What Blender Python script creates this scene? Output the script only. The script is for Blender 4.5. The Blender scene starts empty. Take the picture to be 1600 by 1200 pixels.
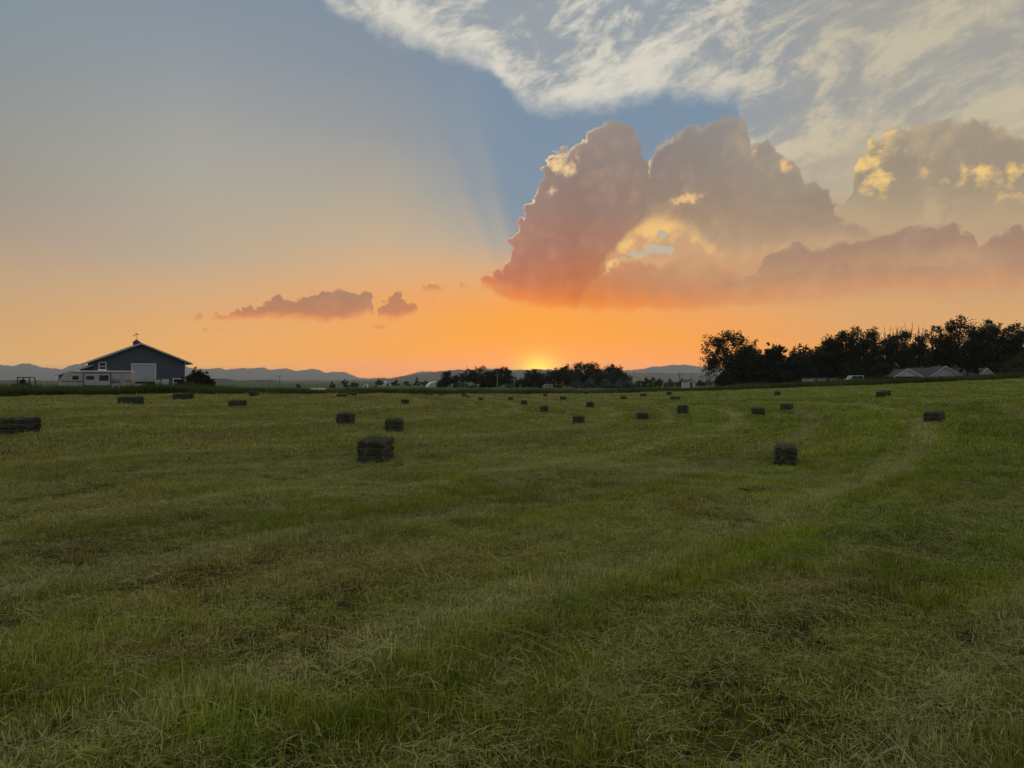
import bpy, math, random
import numpy as np
from mathutils import Vector, Matrix

sc = bpy.context.scene
col = sc.collection
F = 1202.0          # focal length in pixels of the 1600 px wide photograph
HY = 590.0          # eye level in the photograph
CAMZ = 1.5
R = math.radians

# ------------------------------------------------------------------ camera
cam_d = bpy.data.cameras.new("camera")
cam_d.sensor_width = 36.0
cam_d.lens = 36.0 * F / 1600.0
cam_d.clip_start = 0.05
cam_d.clip_end = 60000.0
cam = bpy.data.objects.new("camera", cam_d)
col.objects.link(cam)
cam.location = (0, 0, CAMZ)
cam.rotation_euler = (R(90) - math.atan((600 - HY) / F), 0, 0)
sc.camera = cam

sc.view_settings.view_transform = 'Standard'
sc.view_settings.look = 'None'
sc.view_settings.exposure = 0.0
sc.view_settings.gamma = 1.0

sc.cycles.max_bounces = 4
sc.cycles.diffuse_bounces = 2
sc.cycles.glossy_bounces = 2
sc.cycles.transmission_bounces = 3
sc.cycles.volume_bounces = 1
sc.cycles.transparent_max_bounces = 8
sc.cycles.caustics_reflective = False
sc.cycles.caustics_refractive = False

# ------------------------------------------------------------------ helpers
def lin(c):
    c = c / 255.0
    return c / 12.92 if c <= 0.04045 else ((c + 0.055) / 1.055) ** 2.4
def rgb(r, g, b):
    return (lin(r), lin(g), lin(b), 1.0)
def px2az(px):
    return math.atan((px - 800.0) / F)
def px2el(px, py):
    return (HY - py) / F * math.cos(px2az(px))
def ss(a, b, x):
    t = min(1.0, max(0.0, (x - a) / (b - a)))
    return t * t * (3 - 2 * t)

class NG:
    """small helper that writes node expressions"""
    def __init__(s, nt):
        s.nt = nt
    def new(s, t, **kw):
        n = s.nt.nodes.new(t)
        for k, v in kw.items():
            setattr(n, k, v)
        return n
    def put(s, sock, v):
        if isinstance(v, bpy.types.NodeSocket):
            s.nt.links.new(v, sock)
        else:
            sock.default_value = v
    def m(s, op, a, b=0.0, c=0.0, clamp=False):
        n = s.new('ShaderNodeMath', operation=op, use_clamp=clamp)
        s.put(n.inputs[0], a); s.put(n.inputs[1], b)
        if op in ('MULTIPLY_ADD', 'COMPARE'):
            s.put(n.inputs[2], c)
        return n.outputs[0]
    def add(s, a, b): return s.m('ADD', a, b)
    def sub(s, a, b): return s.m('SUBTRACT', a, b)
    def mul(s, a, b): return s.m('MULTIPLY', a, b)
    def mad(s, a, b, c): return s.m('MULTIPLY_ADD', a, b, c)
    def sstep(s, lo, hi, x):
        n = s.new('ShaderNodeMapRange', interpolation_type='SMOOTHSTEP')
        s.put(n.inputs['Value'], x)
        s.put(n.inputs['From Min'], lo); s.put(n.inputs['From Max'], hi)
        return n.outputs[0]
    def lstep(s, lo, hi, x, a=0.0, b=1.0):
        n = s.new('ShaderNodeMapRange', interpolation_type='LINEAR')
        n.clamp = True
        s.put(n.inputs['Value'], x)
        s.put(n.inputs['From Min'], lo); s.put(n.inputs['From Max'], hi)
        s.put(n.inputs['To Min'], a); s.put(n.inputs['To Max'], b)
        return n.outputs[0]
    def mix(s, f, a, b, blend='MIX'):
        n = s.new('ShaderNodeMix', data_type='RGBA', blend_type=blend)
        s.put(n.inputs[0], f)
        s.put(n.inputs[6], a); s.put(n.inputs[7], b)
        return n.outputs[2]
    def vec(s, x, y, z):
        n = s.new('ShaderNodeCombineXYZ')
        s.put(n.inputs[0], x); s.put(n.inputs[1], y); s.put(n.inputs[2], z)
        return n.outputs[0]
    def noise(s, v, scale=1.0, detail=4.0, rough=0.5, dist=0.0, typ='FBM', dims='3D'):
        n = s.new('ShaderNodeTexNoise', noise_dimensions=dims, noise_type=typ)
        s.put(n.inputs['Vector'], v)
        n.inputs['Scale'].default_value = scale
        n.inputs['Detail'].default_value = detail
        n.inputs['Roughness'].default_value = rough
        n.inputs['Distortion'].default_value = dist
        return n.outputs[0]
    def voro(s, v, scale=1.0, detail=0.0, smooth=None, dims='3D'):
        n = s.new('ShaderNodeTexVoronoi', voronoi_dimensions=dims)
        n.feature = 'F1' if smooth is None else 'SMOOTH_F1'
        s.put(n.inputs['Vector'], v)
        n.inputs['Scale'].default_value = scale
        n.inputs['Detail'].default_value = detail
        if smooth is not None:
            n.inputs['Smoothness'].default_value = smooth
        return n.outputs['Distance']
    def ramp(s, f, stops, interp='LINEAR'):
        n = s.new('ShaderNodeValToRGB')
        cr = n.color_ramp
        cr.interpolation = interp
        stops = sorted(stops, key=lambda t: t[0])
        cr.elements[0].position = stops[0][0]; cr.elements[0].color = stops[0][1]
        cr.elements[1].position = stops[-1][0]; cr.elements[1].color = stops[-1][1]
        for p, c in stops[1:-1]:
            e = cr.elements.new(p); e.color = c
        s.put(n.inputs[0], f)
        return n.outputs[0]
    def curve(s, x, pts):
        """float curve; x and values both 0..1"""
        n = s.new('ShaderNodeFloatCurve')
        c = n.mapping.curves[0]
        pts = sorted(pts)
        while len(c.points) < len(pts):
            c.points.new(0.5, 0.5)
        for p, (a, b) in zip(c.points, pts):
            p.location = (a, b); p.handle_type = 'VECTOR'
        n.mapping.use_clip = False
        n.mapping.update()
        s.put(n.inputs['Value'], x)
        return n.outputs[0]

# ------------------------------------------------------------------ sky
SUN_AZ = px2az(842)
SUN_EL = 0.0072
AMAX, EMAX = 0.66, 0.56

def A01(px): return (px2az(px) + AMAX) / (2 * AMAX)
def E01(px, py): return px2el(px, py) / EMAX

def build_world():
    w = bpy.data.worlds.new("World")
    sc.world = w
    w.use_nodes = True
    nt = w.node_tree
    nt.nodes.clear()
    g = NG(nt)
    out = g.new('ShaderNodeOutputWorld')
    tc = g.new('ShaderNodeTexCoord')
    sep = g.new('ShaderNodeSeparateXYZ')
    nt.links.new(tc.outputs['Generated'], sep.inputs[0])
    X, Y, Z = sep.outputs
    az = g.m('ARCTAN2', X, Y)
    hor = g.m('SQRT', g.add(g.add(g.mul(X, X), g.mul(Y, Y)), 1e-6))
    el = g.m('DIVIDE', Z, hor)
    a01 = g.mad(az, 1 / (2 * AMAX), 0.5)
    e01 = g.mul(el, 1 / EMAX)

    # --- clear sky: one vertical ramp per bearing
    def station(px, rows):
        return (px2az(px), [(max(0.0, min(1.0, E01(px, py))), rgb(*c)) for py, c in rows])
    ST = [
        station(0, [(0, (133, 146, 155)), (100, (140, 147, 150)), (200, (150, 151, 145)), (300, (161, 151, 138)), (365, (172, 154, 134)),
                    (430, (193, 161, 126)), (500, (208, 163, 110)), (550, (218, 166, 100)), (585, (222, 168, 98))]),
        station(300, [(0, (133, 145, 157)), (100, (146, 152, 158)), (200, (162, 161, 155)), (300, (174, 166, 151)), (400, (187, 167, 141)),
                      (450, (208, 168, 124)), (500, (224, 168, 106)), (550, (234, 168, 90)), (585, (238, 168, 82))]),
        station(600, [(0, (128, 143, 158)), (100, (135, 145, 157)), (200, (150, 153, 155)), (300, (176, 166, 148)), (370, (196, 171, 141)), (420, (216, 172, 124)),
                      (470, (235, 163, 95)), (535, (243, 165, 80)), (585, (250, 158, 50))]),
        station(840, [(0, (118, 138, 160)), (200, (129, 147, 164)), (300, (140, 152, 162)), (380, (178, 168, 152)), (430, (225, 168, 112)),
                      (480, (248, 160, 62)), (530, (254, 161, 36)), (585, (255, 166, 16))]),
        station(1100, [(0, (118, 138, 160)), (200, (128, 146, 163)), (330, (160, 160, 150)), (430, (215, 165, 110)),
                       (500, (240, 160, 82)), (550, (250, 158, 58)), (585, (252, 158, 50))]),
        station(1350, [(0, (135, 146, 158)), (200, (150, 155, 152)), (330, (185, 168, 138)), (430, (208, 163, 112)),
                       (500, (220, 162, 102)), (550, (230, 160, 85)), (585, (232, 160, 80))]),
        station(1600, [(0, (160, 155, 145)), (200, (168, 158, 140)), (330, (185, 165, 135)), (430, (203, 160, 115)),
                       (500, (214, 163, 106)), (550, (220, 162, 98)), (585, (220, 160, 92))]),
    ]
    def across(stations, fac):
        c = g.ramp(fac, stations[0][1])
        for (a0, _), (a1, rows) in zip(stations[:-1], stations[1:]):
            c = g.mix(g.lstep(a0, a1, az), c, g.ramp(fac, rows))
        return c
    sky = across(ST, e01)

    # --- soft shafts of cloud shadow fanning out from the sun
    da = g.sub(az, SUN_AZ); de = g.sub(el, SUN_EL)
    phi = g.m('ARCTAN2', da, g.m('MAXIMUM', de, 0.001))      # 0 straight up, negative to the left
    ph01 = g.lstep(-0.6, 0.2, phi)
    def P(d): return (math.radians(d) + 0.6) / 0.8
    sh = g.curve(ph01, [(0, 0.0), (P(-33), 0.0), (P(-31), 0.10), (P(-29.5), 0.02), (P(-27.5), 0.14), (P(-25.8), 0.03), (P(-24), 0.04), (P(-22.5), 0.15), (P(-20.8), 0.34), (P(-19.2), 0.50), (P(-17.6), 0.26), (P(-16.4), 0.36),
                        (P(-15.4), 0.22), (P(-13.8), 0.34), (P(-12.0), 0.70), (P(-9.0), 1.0), (P(-5), 1.0), (1, 1.0)])
    sh = g.mul(sh, g.mul(g.sstep(0.10, 0.22, el), g.lstep(0.30, 0.46, el, 1.0, 0.75)))
    sky = g.mix(g.mul(sh, 0.75), sky, rgb(121, 142, 163))

    # --- glow round the setting sun
    def gauss(sa, se):
        q = g.add(g.m('POWER', g.mul(da, 1 / sa), 2.0), g.m('POWER', g.mul(de, 1 / se), 2.0))
        return g.m('EXPONENT', g.mul(q, -1.0))
    sky = g.mix(g.mul(gauss(0.15, 0.055), 0.55), sky, rgb(255, 160, 25))
    sky = g.mix(g.mul(gauss(0.027, 0.021), 1.0), sky, rgb(255, 226, 0))

    sky = g.mix(g.mul(gauss(0.014, 0.012), 0.9), sky, (2.0, 0.95, 0.0, 1.0))

    # --- noise fields
    vec = g.vec(az, el, 0.0)
    def nv(sx, sy, z): return g.vec(g.mad(az, sx, z * 3.7), g.mul(el, sy), 0.0)
    n_big = g.sub(g.noise(nv(9, 12, 3.3), 1, 3, 0.55, dims='2D'), 0.5)
    n_fine = g.sub(g.noise(nv(45, 55, 7.7), 1, 5, 0.62, dims='2D'), 0.5)
    wn = g.new('ShaderNodeTexNoise', noise_dimensions='2D')
    g.put(wn.inputs['Vector'], nv(26, 26, 1.1)); wn.inputs['Scale'].default_value = 1; wn.inputs['Detail'].default_value = 3
    wsep = g.new('ShaderNodeSeparateColor'); nt.links.new(wn.outputs['Color'], wsep.inputs[0])
    n_warpx = g.sub(wsep.outputs[0], 0.5)
    n_warpy = g.sub(wsep.outputs[1], 0.5)
    def heads(ox, oy):
        vx, vy = g.add(az, ox), g.add(el, oy)
        v1 = g.voro(g.vec(g.mad(n_warpx, 0.8, g.mul(vx, 42)), g.mad(n_warpy, 0.8, g.mul(vy, 46)), 0.0), 1, 0.0, 0.12, dims='2D')
        v2 = g.voro(g.vec(g.mad(n_warpx, 2.0, g.mul(vx, 118)), g.mad(n_warpy, 2.0, g.mul(vy, 124)), 0.0), 1, 0.0, 0.10, dims='2D')
        v0 = g.voro(g.vec(g.mad(n_warpx, 0.9, g.mul(vx, 19)), g.mad(n_warpy, 0.9, g.mul(vy, 22)), 0.0), 1, 0.0, 0.3, dims='2D')
        return v1, v2, v0
    bil, bil2, bil0 = heads(0.0, 0.0)                     # cauliflower heads, large and small
    bilL, bil2L, bil0L = heads(-0.0042, 0.0012)            # the same a little towards the light
    slope = g.add(g.mul(g.sub(bil0L, bil0), 1.5), g.add(g.mul(g.sub(bilL, bil), 0.50), g.mul(g.sub(bil2L, bil2), 0.10)))   # >0 faces the light
    # --- high streaky cloud, upper right
    wx = g.mad(n_big, 0.05, g.mad(n_warpx, 0.03, az)); wy = g.mad(n_big, 0.035, g.mad(n_fine, 0.022, el))
    edge = g.curve(g.mad(wx, 1 / (2 * AMAX), 0.5), [(0, 1.3), (A01(430), 0.98), (A01(490), E01(490, 0)), (A01(560), E01(560, 50)), (A01(620), E01(620, 75)),
                   (A01(690), E01(690, 104)), (A01(760), E01(760, 112)), (A01(785), E01(785, 140)), (A01(830), E01(830, 178)), (A01(890), E01(890, 188)),
                   (A01(960), E01(960, 180)), (A01(1040), E01(1040, 156)), (A01(1090), E01(1090, 168)), (A01(1150), E01(1150, 185)),
                   (A01(1190), E01(1190, 330)), (A01(1320), E01(1320, 430)), (A01(1600), E01(1600, 430)), (1, 0.2)])
    dd = g.sub(g.mul(wy, 1 / EMAX), edge)
    hi_mask = g.sstep(-0.004, 0.06, dd)
    # streaks run along a tilted axis (right side up)
    th = 0.42
    su = g.add(g.mul(az, math.cos(th)), g.mul(el, math.sin(th)))
    sv = g.sub(g.mul(el, math.cos(th)), g.mul(az, math.sin(th)))
    st1 = g.noise(g.vec(g.mul(su, 8), g.mul(sv, 15), 0.4), 1, 6, 0.64, 0.4, dims='2D')
    st2 = g.noise(g.vec(g.mul(su, 34), g.mul(sv, 70), 4.4), 1, 4, 0.68, 0.4, dims='2D')
    dens = g.add(g.mul(st1, 0.74), g.mul(st2, 0.26))
    thick = g.sstep(0.28, 0.60, g.add(dens, g.lstep(0.0, 0.22, dd, 0.16, 0.0)))
    # more even, warmer veil to the far right
    right = g.sstep(px2az(980), px2az(1380), az)
    veil = g.mul(g.sstep(px2az(1090), px2az(1230), az), g.sstep(0.40, 0.30, el))
    thick = g.m('MAXIMUM', thick, g.m('MAXIMUM', g.mul(right, 0.95), g.mul(veil, 0.85)))
    thick = g.m('MAXIMUM', thick, g.lstep(0.0, 0.10, dd, 0.0, 0.62))
    hi_a = g.mul(hi_mask, g.mad(thick, 0.90, 0.08))
    lit = g.add(dens, g.lstep(0.0, 0.16, dd, 0.09, -0.03))
    hi_lit = g.mix(g.sstep(0.40, 0.64, lit), rgb(164, 168, 168), rgb(219, 213, 198))
    hi_lit = g.mix(right, hi_lit, g.mix(g.sstep(0.40, 0.64, dens), rgb(163, 160, 152), rgb(198, 187, 162)))
    warm = g.mul(g.sstep(0.33, 0.22, el), g.sstep(px2az(1120), px2az(1240), az))
    hi_lit = g.mix(g.mul(warm, 0.65), hi_lit, rgb(205, 180, 140))
    sky = g.mix(hi_a, sky, hi_lit)

    # --- cumulus bank
    bsh = g.sub(bil, 0.38)
    bsm = g.sub(bil2, 0.38)
    def cloud(top, bot, kx, ky, fine, bill, soft_t, soft_b, rng, side=0.0, bill2=0.008):
        wx = g.mad(n_warpx, kx, g.mad(n_fine, fine * 0.6, az))
        if side:
            wx = g.mad(g.mul(g.mad(bsm, 0.5, bsh), g.lstep(px2az(930), px2az(1000), az, -1.0, 0.3)), side, wx)
        wy = g.mad(g.mad(bsm, bill2, g.mul(bsh, bill)), g.mad(n_warpx, 2.2, 1.0), g.mad(n_warpy, ky, g.mad(n_fine, fine, el)))
        A0, A1 = px2az(rng[0]), px2az(rng[1])
        def ren(L):
            L = [((a * 2 * AMAX - AMAX - A0) / (A1 - A0), b) for a, b in L]
            return [p for p in L if -0.02 <= p[0] <= 1.02]
        top, bot = ren(top), ren(bot)
        wa = g.mad(wx, 1 / (A1 - A0), -A0 / (A1 - A0))
        wye = g.mul(wy, 1 / EMAX)
        t = g.sub(g.curve(wa, top), wye)
        wyb = g.mul(g.mad(n_big, 0.02, g.mad(n_fine, 0.014, el)), 1 / EMAX)
        b = g.sub(wyb, g.curve(wa, bot))
        return t, g.mul(g.sstep(0.0, soft_t, t), g.sstep(-soft_b * 0.5, soft_b * 0.5, b)), b
    def pts(L): return [(A01(x), E01(x, y)) for x, y in L]

    def pts(L): return [(A01(x), E01(x, y)) for x, y in L]
    def blob(x, y, rx, ry):
        a0, e0 = px2az(x), px2el(x, y)
        q = g.add(g.m('POWER', g.mul(g.sub(az, a0), F / rx), 2.0), g.m('POWER', g.mul(g.sub(el, e0), F / ry), 2.0))
        return g.m('EXPONENT', g.mul(q, -1.0))
    def blobs(L):
        r = None
        for x, y, rx, ry, k in L:
            b = g.mul(blob(x, y, rx, ry), k)
            r = b if r is None else g.m('MAXIMUM', r, b)
        return r
    # relief of the heads: lit shoulders and dim folds of the cloud itself
    lump = g.sstep(-0.12, 0.14, n_big)
    rel = g.add(g.mul(g.mul(slope, g.mad(lump, 1.1, 0.15)), 0.55), g.add(g.mul(n_big, 0.50), g.add(g.mul(n_fine, 0.42), g.mul(bsh, -0.10))))
    rel_hi = g.m('MAXIMUM', rel, 0.0); rel_lo = g.m('MAXIMUM', g.mul(rel, -1.0), 0.0)
    def relief(c, hi, lo, k):
        c = g.mix(g.m('MULTIPLY', rel_hi, 1.3 * k, clamp=True), c, hi)
        return g.mix(g.m('MULTIPLY', rel_lo, 0.9 * k, clamp=True), c, lo)
    def gilt(c, L, lo, hi, col_, amt=1.0):
        """patches where the sun behind shines through thin cloud"""
        f = blobs(L)
        n = g.add(f, g.mul(g.add(g.mul(n_fine, 1.7), g.add(g.mul(n_big, 0.5), g.add(g.mul(slope, 1.1), g.mul(bsh, -0.35)))), g.m('MINIMUM', g.mul(f, 3.0), 1.0)))
        return g.mix(g.mul(g.sstep(lo, hi, n), amt), c, col_)

    # veil of thin warm cloud at the back, right half
    vTop = pts([(880, 470), (915, 380), (945, 310), (985, 262), (1030, 262), (1080, 270), (1160, 240), (1240, 262), (1300, 292), (1330, 300), (1420, 250), (1640, 240)])
    vBot = pts([(880, 470), (1000, 470), (1640, 450)])
    tv, mv, bv = cloud(vTop, vBot, 0.02, 0.02, 0.012, 0.010, 0.06, 0.05, (880, 1640), 0, .004)
    vc = across([station(950, [(250, (190, 168, 140)), (350, (212, 165, 115)), (470, (205, 140, 92))]),
                 station(1250, [(250, (182, 166, 140)), (320, (188, 162, 128)), (390, (198, 160, 120)), (470, (208, 146, 98))]),
                 station(1600, [(250, (192, 170, 135)), (340, (190, 162, 126)), (400, (192, 154, 118)), (470, (206, 150, 105))])], e01)
    vc = relief(vc, rgb(228, 190, 140), rgb(160, 135, 115), 0.6)
    vc = gilt(vc, [(1030, 355, 70, 36, 1.0), (975, 378, 46, 30, .95), (942, 408, 30, 22, 1.0), (1075, 345, 30, 22, .7), (1205, 385, 22, 14, .7), (1120, 385, 30, 18, .5), (1320, 345, 12, 34, .55), (1545, 268, 70, 26, .7), (1590, 292, 60, 24, .6)], 0.30, 1.20, rgb(244, 194, 116))
    hole = blobs([(1026, 390, 30, 9, 1.0), (998, 397, 22, 7, .95), (1034, 366, 10, 9, .8), (972, 403, 12, 5, .75)])
    hm = g.mul(g.sstep(0.46, 0.66, g.add(hole, g.add(g.mul(n_fine, 1.5), g.mul(n_warpx, 0.8)))), g.sstep(0.1, 0.4, hole))
    mv = g.mul(mv, g.m('SUBTRACT', 1.0, hm))
    sky = g.mix(hm, sky, rgb(190, 178, 156))
    sky = g.mix(g.mul(mv, 0.95), sky, vc)

    # right hand mass
    rTop = pts([(1290, 330), (1318, 318), (1330, 290), (1334, 262), (1342, 240), (1362, 216), (1390, 202), (1420, 195), (1452, 187), (1500, 190), (1540, 184), (1562, 194), (1580, 214), (1600, 206), (1640, 205)])
    rBot = pts([(1290, 340), (1340, 330), (1400, 345), (1640, 345)])
    tr_, mr, br = cloud(rTop, rBot, 0.010, 0.010, 0.012, 0.014, 0.016, 0.14, (1290, 1640), 0, .005)
    rc = g.ramp(e01, station(1450, [(185, (163, 149, 131)), (250, (156, 141, 122)), (300, (162, 145, 122)), (345, (178, 154, 124))])[1])
    rc = relief(rc, rgb(218, 188, 140), rgb(126, 114, 104), 0.9)
    rc = gilt(rc, [(1340, 255, 30, 36, 1.0), (1366, 282, 36, 26, .95), (1356, 232, 30, 18, .8), (1385, 212, 30, 12, .6), (1440, 270, 26, 26, .35), (1560, 270, 70, 22, .75), (1595, 300, 50, 26, .6), (1405, 245, 16, 30, .5)], 0.35, 1.15, rgb(242, 200, 120))
    sky = g.mix(g.mul(mr, 0.93), sky, rc)

    # middle tower and the ridge that falls away from it
    mTop = pts([(940, 340), (985, 300), (1004, 282), (1012, 258), (1022, 234), (1036, 218), (1056, 202), (1078, 195), (1100, 193), (1122, 181), (1158, 177), (1164, 188), (1170, 222), (1184, 222), (1196, 212), (1210, 222), (1226, 244),
                (1246, 254), (1256, 280), (1278, 278), (1292, 292), (1304, 318), (1320, 340), (1345, 352), (1380, 372), (1420, 400)])
    mBot = pts([(940, 372), (985, 350), (1010, 342), (1035, 338), (1062, 340), (1085, 350), (1110, 376), (1140, 388), (1200, 384), (1260, 375), (1330, 372), (1420, 400)])
    tm, mm, bm_ = cloud(mTop, mBot, 0.006, 0.006, 0.010, 0.012, 0.012, 0.045, (940, 1420), 0, .005)
    mc = across([station(1040, [(190, (146, 137, 132)), (250, (141, 128, 119)), (300, (146, 126, 112)), (345, (162, 132, 108))]),
                 station(1160, [(178, (146, 138, 134)), (240, (150, 138, 126)), (300, (154, 136, 118)), (380, (178, 146, 116))]),
                 station(1280, [(240, (160, 148, 132)), (310, (152, 135, 118)), (380, (178, 148, 118))])], e01)
    mc = relief(mc, rgb(206, 176, 140), rgb(112, 102, 98), 0.9)
    mc = gilt(mc, [(1008, 268, 12, 34, 1.0), (1068, 311, 28, 10, .8), (1060, 282, 22, 14, .45), (1228, 258, 12, 26, .6), (1200, 330, 40, 14, .3), (1180, 240, 14, 20, .4)], 0.35, 1.1, rgb(236, 190, 124))
    mc = g.mix(g.mul(g.mul(g.sstep(0.022, 0.002, tm), g.lstep(px2az(1110), px2az(1000), az, 0.15, 0.8)), g.lstep(-0.2, 0.15, n_fine)), mc, rgb(226, 202, 168))
    sky = g.mix(g.mul(mm, 0.96), sky, mc)

    # base of the bank
    bTop = pts([(850, 470), (900, 440), (925, 426), (944, 412), (962, 403), (985, 402), (1000, 396), (1015, 402), (1032, 404), (1050, 392), (1075, 392), (1110, 400), (1160, 420), (1230, 410), (1300, 400), (1380, 390), (1450, 395), (1530, 400), (1640, 385)])
    bBot = pts([(850, 478), (940, 480), (1040, 484), (1130, 479), (1200, 470), (1290, 462), (1400, 452), (1600, 445), (1640, 442)])
    tb, mb_, bb = cloud(bTop, bBot, 0.006, 0.005, 0.010, 0.010, 0.03, 0.022, (850, 1640), 0, .008)
    bc = across([station(930, [(400, (200, 140, 98)), (440, (202, 124, 76)), (465, (218, 122, 58)), (484, (238, 130, 50))]),
                 station(1060, [(395, (198, 152, 114)), (440, (198, 142, 100)), (465, (208, 134, 84)), (484, (224, 134, 70))]),
                 station(1300, [(390, (186, 148, 114)), (430, (184, 138, 104)), (460, (206, 142, 96))]),
                 station(1600, [(380, (176, 142, 114)), (430, (186, 142, 108)), (450, (204, 148, 108))])], e01)
    bc = relief(bc, rgb(230, 176, 124), rgb(146, 112, 92), 0.9)
    bc = gilt(bc, [(1138, 412, 20, 12, .55), (1210, 385, 14, 10, .8), (1122, 440, 20, 10, .4)], 0.4, 1.1, rgb(244, 190, 116))
    bc = g.mix(g.mul(g.mul(g.sstep(0.020, 0.002, tb), g.mul(g.sstep(px2az(925), px2az(950), az), g.sstep(px2az(1075), px2az(1035), az))), 0.9), bc, rgb(252, 214, 150))
    bc = g.mix(g.mul(g.sstep(0.05, 0.0, bb), g.mad(n_fine, 1.2, 0.45)), bc, g.mix(g.sstep(px2az(950), px2az(1250), az), rgb(246, 138, 46), rgb(214, 152, 102)))
    sky = g.mix(g.mul(mb_, 0.97), sky, bc)

    # darker shelf of heads in front, lower right
    shTop = pts([(1080, 470), (1120, 446), (1165, 424), (1195, 402), (1222, 384), (1250, 376), (1275, 380), (1300, 374), (1345, 376), (1378, 366), (1400, 356), (1420, 346),
             (1445, 352), (1472, 348), (1500, 350), (1518, 360), (1526, 384), (1534, 378), (1560, 360), (1590, 350), (1600, 352), (1640, 350)])
    shBot = pts([(1080, 452), (1200, 428), (1300, 418), (1400, 402), (1500, 392), (1540, 400), (1600, 415), (1640, 415)])
    t2, m2, b2 = cloud(shTop, shBot, 0.006, 0.006, 0.010, 0.012, 0.012, 0.07, (1080, 1640), 0, .005)
    sc2 = g.mix(g.sstep(0.13, 0.20, el), rgb(170, 130, 104), rgb(152, 128, 114))
    sc2 = relief(sc2, rgb(200, 160, 126), rgb(122, 100, 92), 0.8)
    sky = g.mix(g.mul(m2, 0.92), sky, sc2)

    # left tower, the darkest head, nearest the sun
    lTop = pts([(727, 470), (744, 450), (752, 436), (766, 426), (784, 414), (794, 404), (797, 386), (801, 368), (809, 352), (818, 336), (822, 318), (834, 304), (840, 286), (850, 276), (855, 252), (866, 238), (884, 229), (906, 220), (920, 206), (938, 196), (955, 189), (984, 189), (993, 204), (1000, 222), (1008, 244), (1014, 262), (1022, 330), (1030, 400)])
    lBot = pts([(727, 434), (744, 441), (764, 447), (790, 466), (850, 480), (900, 481), (918, 446), (938, 422), (955, 400), (978, 372), (1000, 350), (1012, 330), (1020, 300), (1030, 290)])
    tl, ml, bl = cloud(lTop, lBot, 0.004, 0.005, 0.007, 0.013, 0.008, 0.028, (727, 1030), 0.013, .005)
    lc = across([station(780, [(300, (160, 136, 126)), (400, (176, 122, 102)), (440, (196, 114, 78)), (475, (236, 134, 58))]),
                 station(900, [(190, (152, 138, 130)), (260, (146, 126, 118)), (320, (146, 118, 106)), (380, (162, 112, 92)), (430, (188, 108, 70)), (465, (214, 116, 50)), (484, (240, 128, 44))]),
                 station(1000, [(190, (150, 138, 130)), (260, (144, 128, 118)), (320, (150, 126, 112)), (380, (176, 128, 100)), (430, (202, 126, 80)), (484, (226, 128, 58))])], e01)
    lc = relief(lc, rgb(206, 166, 134), rgb(112, 94, 94), 0.75)
    lc = gilt(lc, [(880, 262, 26, 20, 1.0), (905, 250, 18, 12, .6), (866, 300, 14, 18, .45), (836, 318, 12, 14, .35)], 0.35, 1.1, rgb(240, 204, 150))
    rim = g.mul(g.mul(g.sstep(0.018, 0.004, tl), g.lstep(px2az(890), px2az(960), az, 1.0, 0.0)), g.lstep(0.08, 0.16, el))
    lc = g.mix(g.mul(rim, g.lstep(-0.14, 0.08, g.add(n_fine, g.mul(n_warpx, 0.7)), 0.15, 1.0)), lc, g.mix(g.sstep(0.15, 0.26, el), rgb(250, 190, 130), rgb(250, 226, 178)))
    lc = g.mix(g.mul(g.mul(g.sstep(0.045, 0.0, bl), g.sstep(px2az(905), px2az(880), az)), g.mad(n_fine, 1.2, 0.45)), lc, rgb(246, 138, 46))
    sky = g.mix(ml, sky, lc)

    # --- small clouds low on the left
    smTop = [(A01(290), -0.05)] + pts([(296, 492), (304, 486), (316, 489)]) + [(A01(320), -.05), (A01(328), -.05)] + pts([(330, 493), (344, 488), (352, 487), (372, 478), (395, 476), (410, 474), (424, 462), (434, 458), (446, 466), (462, 466), (474, 460), (484, 455), (500, 456),
             (515, 450), (535, 448), (548, 455), (562, 457), (574, 452), (582, 462), (583, 478)]) + [(A01(586), -.05)] + pts([(588, 482), (598, 472), (608, 466), (613, 462), (617, 450), (622, 446), (627, 450), (629, 462), (636, 470), (645, 470), (653, 477)]) + [(A01(656), -.05)] + \
            pts([(657, 450), (676, 441), (688, 443), (698, 449)]) + [(A01(701), -.05), (A01(710), -.05)] + pts([(712, 448), (722, 445), (729, 449)]) + [(A01(732), -.05), (A01(740), -.05)]
    smBot = pts([(290, 496), (320, 500), (345, 498), (380, 503), (420, 502), (470, 500), (510, 502), (540, 496), (575, 486), (586, 490), (620, 498), (640, 494), (655, 486), (657, 453), (680, 456), (700, 452), (712, 452), (740, 453)])
    t3, m3, b3 = cloud(smTop, smBot, 0.006, 0.004, 0.022, 0.004, 0.010, 0.012, (290, 740), 0, 0.009)
    c3 = g.mix(g.sstep(px2el(500, 500), px2el(500, 455), el), rgb(190, 120, 84), rgb(166, 120, 98))
    c3 = g.mix(g.sstep(px2az(560), px2az(720), az), c3, rgb(206, 122, 74))
    c3 = g.mix(g.mul(g.sstep(0.018, 0.0, b3), 0.7), c3, rgb(240, 150, 84))
    c3 = g.mix(g.m('MULTIPLY', g.m('MAXIMUM', rel, 0.0), 0.7, clamp=True), c3, rgb(236, 170, 112))
    sky = g.mix(g.mul(m3, 0.92), sky, c3)
    wisp = blobs([(592, 511, 16, 4, .9), (320, 515, 6, 4, .7), (345, 514, 6, 3, .6), (700, 516, 14, 3, .6), (676, 470, 12, 3, .5), (760, 455, 14, 5, .3), (1200, 520, 60, 4, .5), (845, 512, 40, 3, .2)])
    wm = g.sstep(0.35, 0.8, g.add(wisp, g.mul(n_fine, 1.0)))
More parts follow.
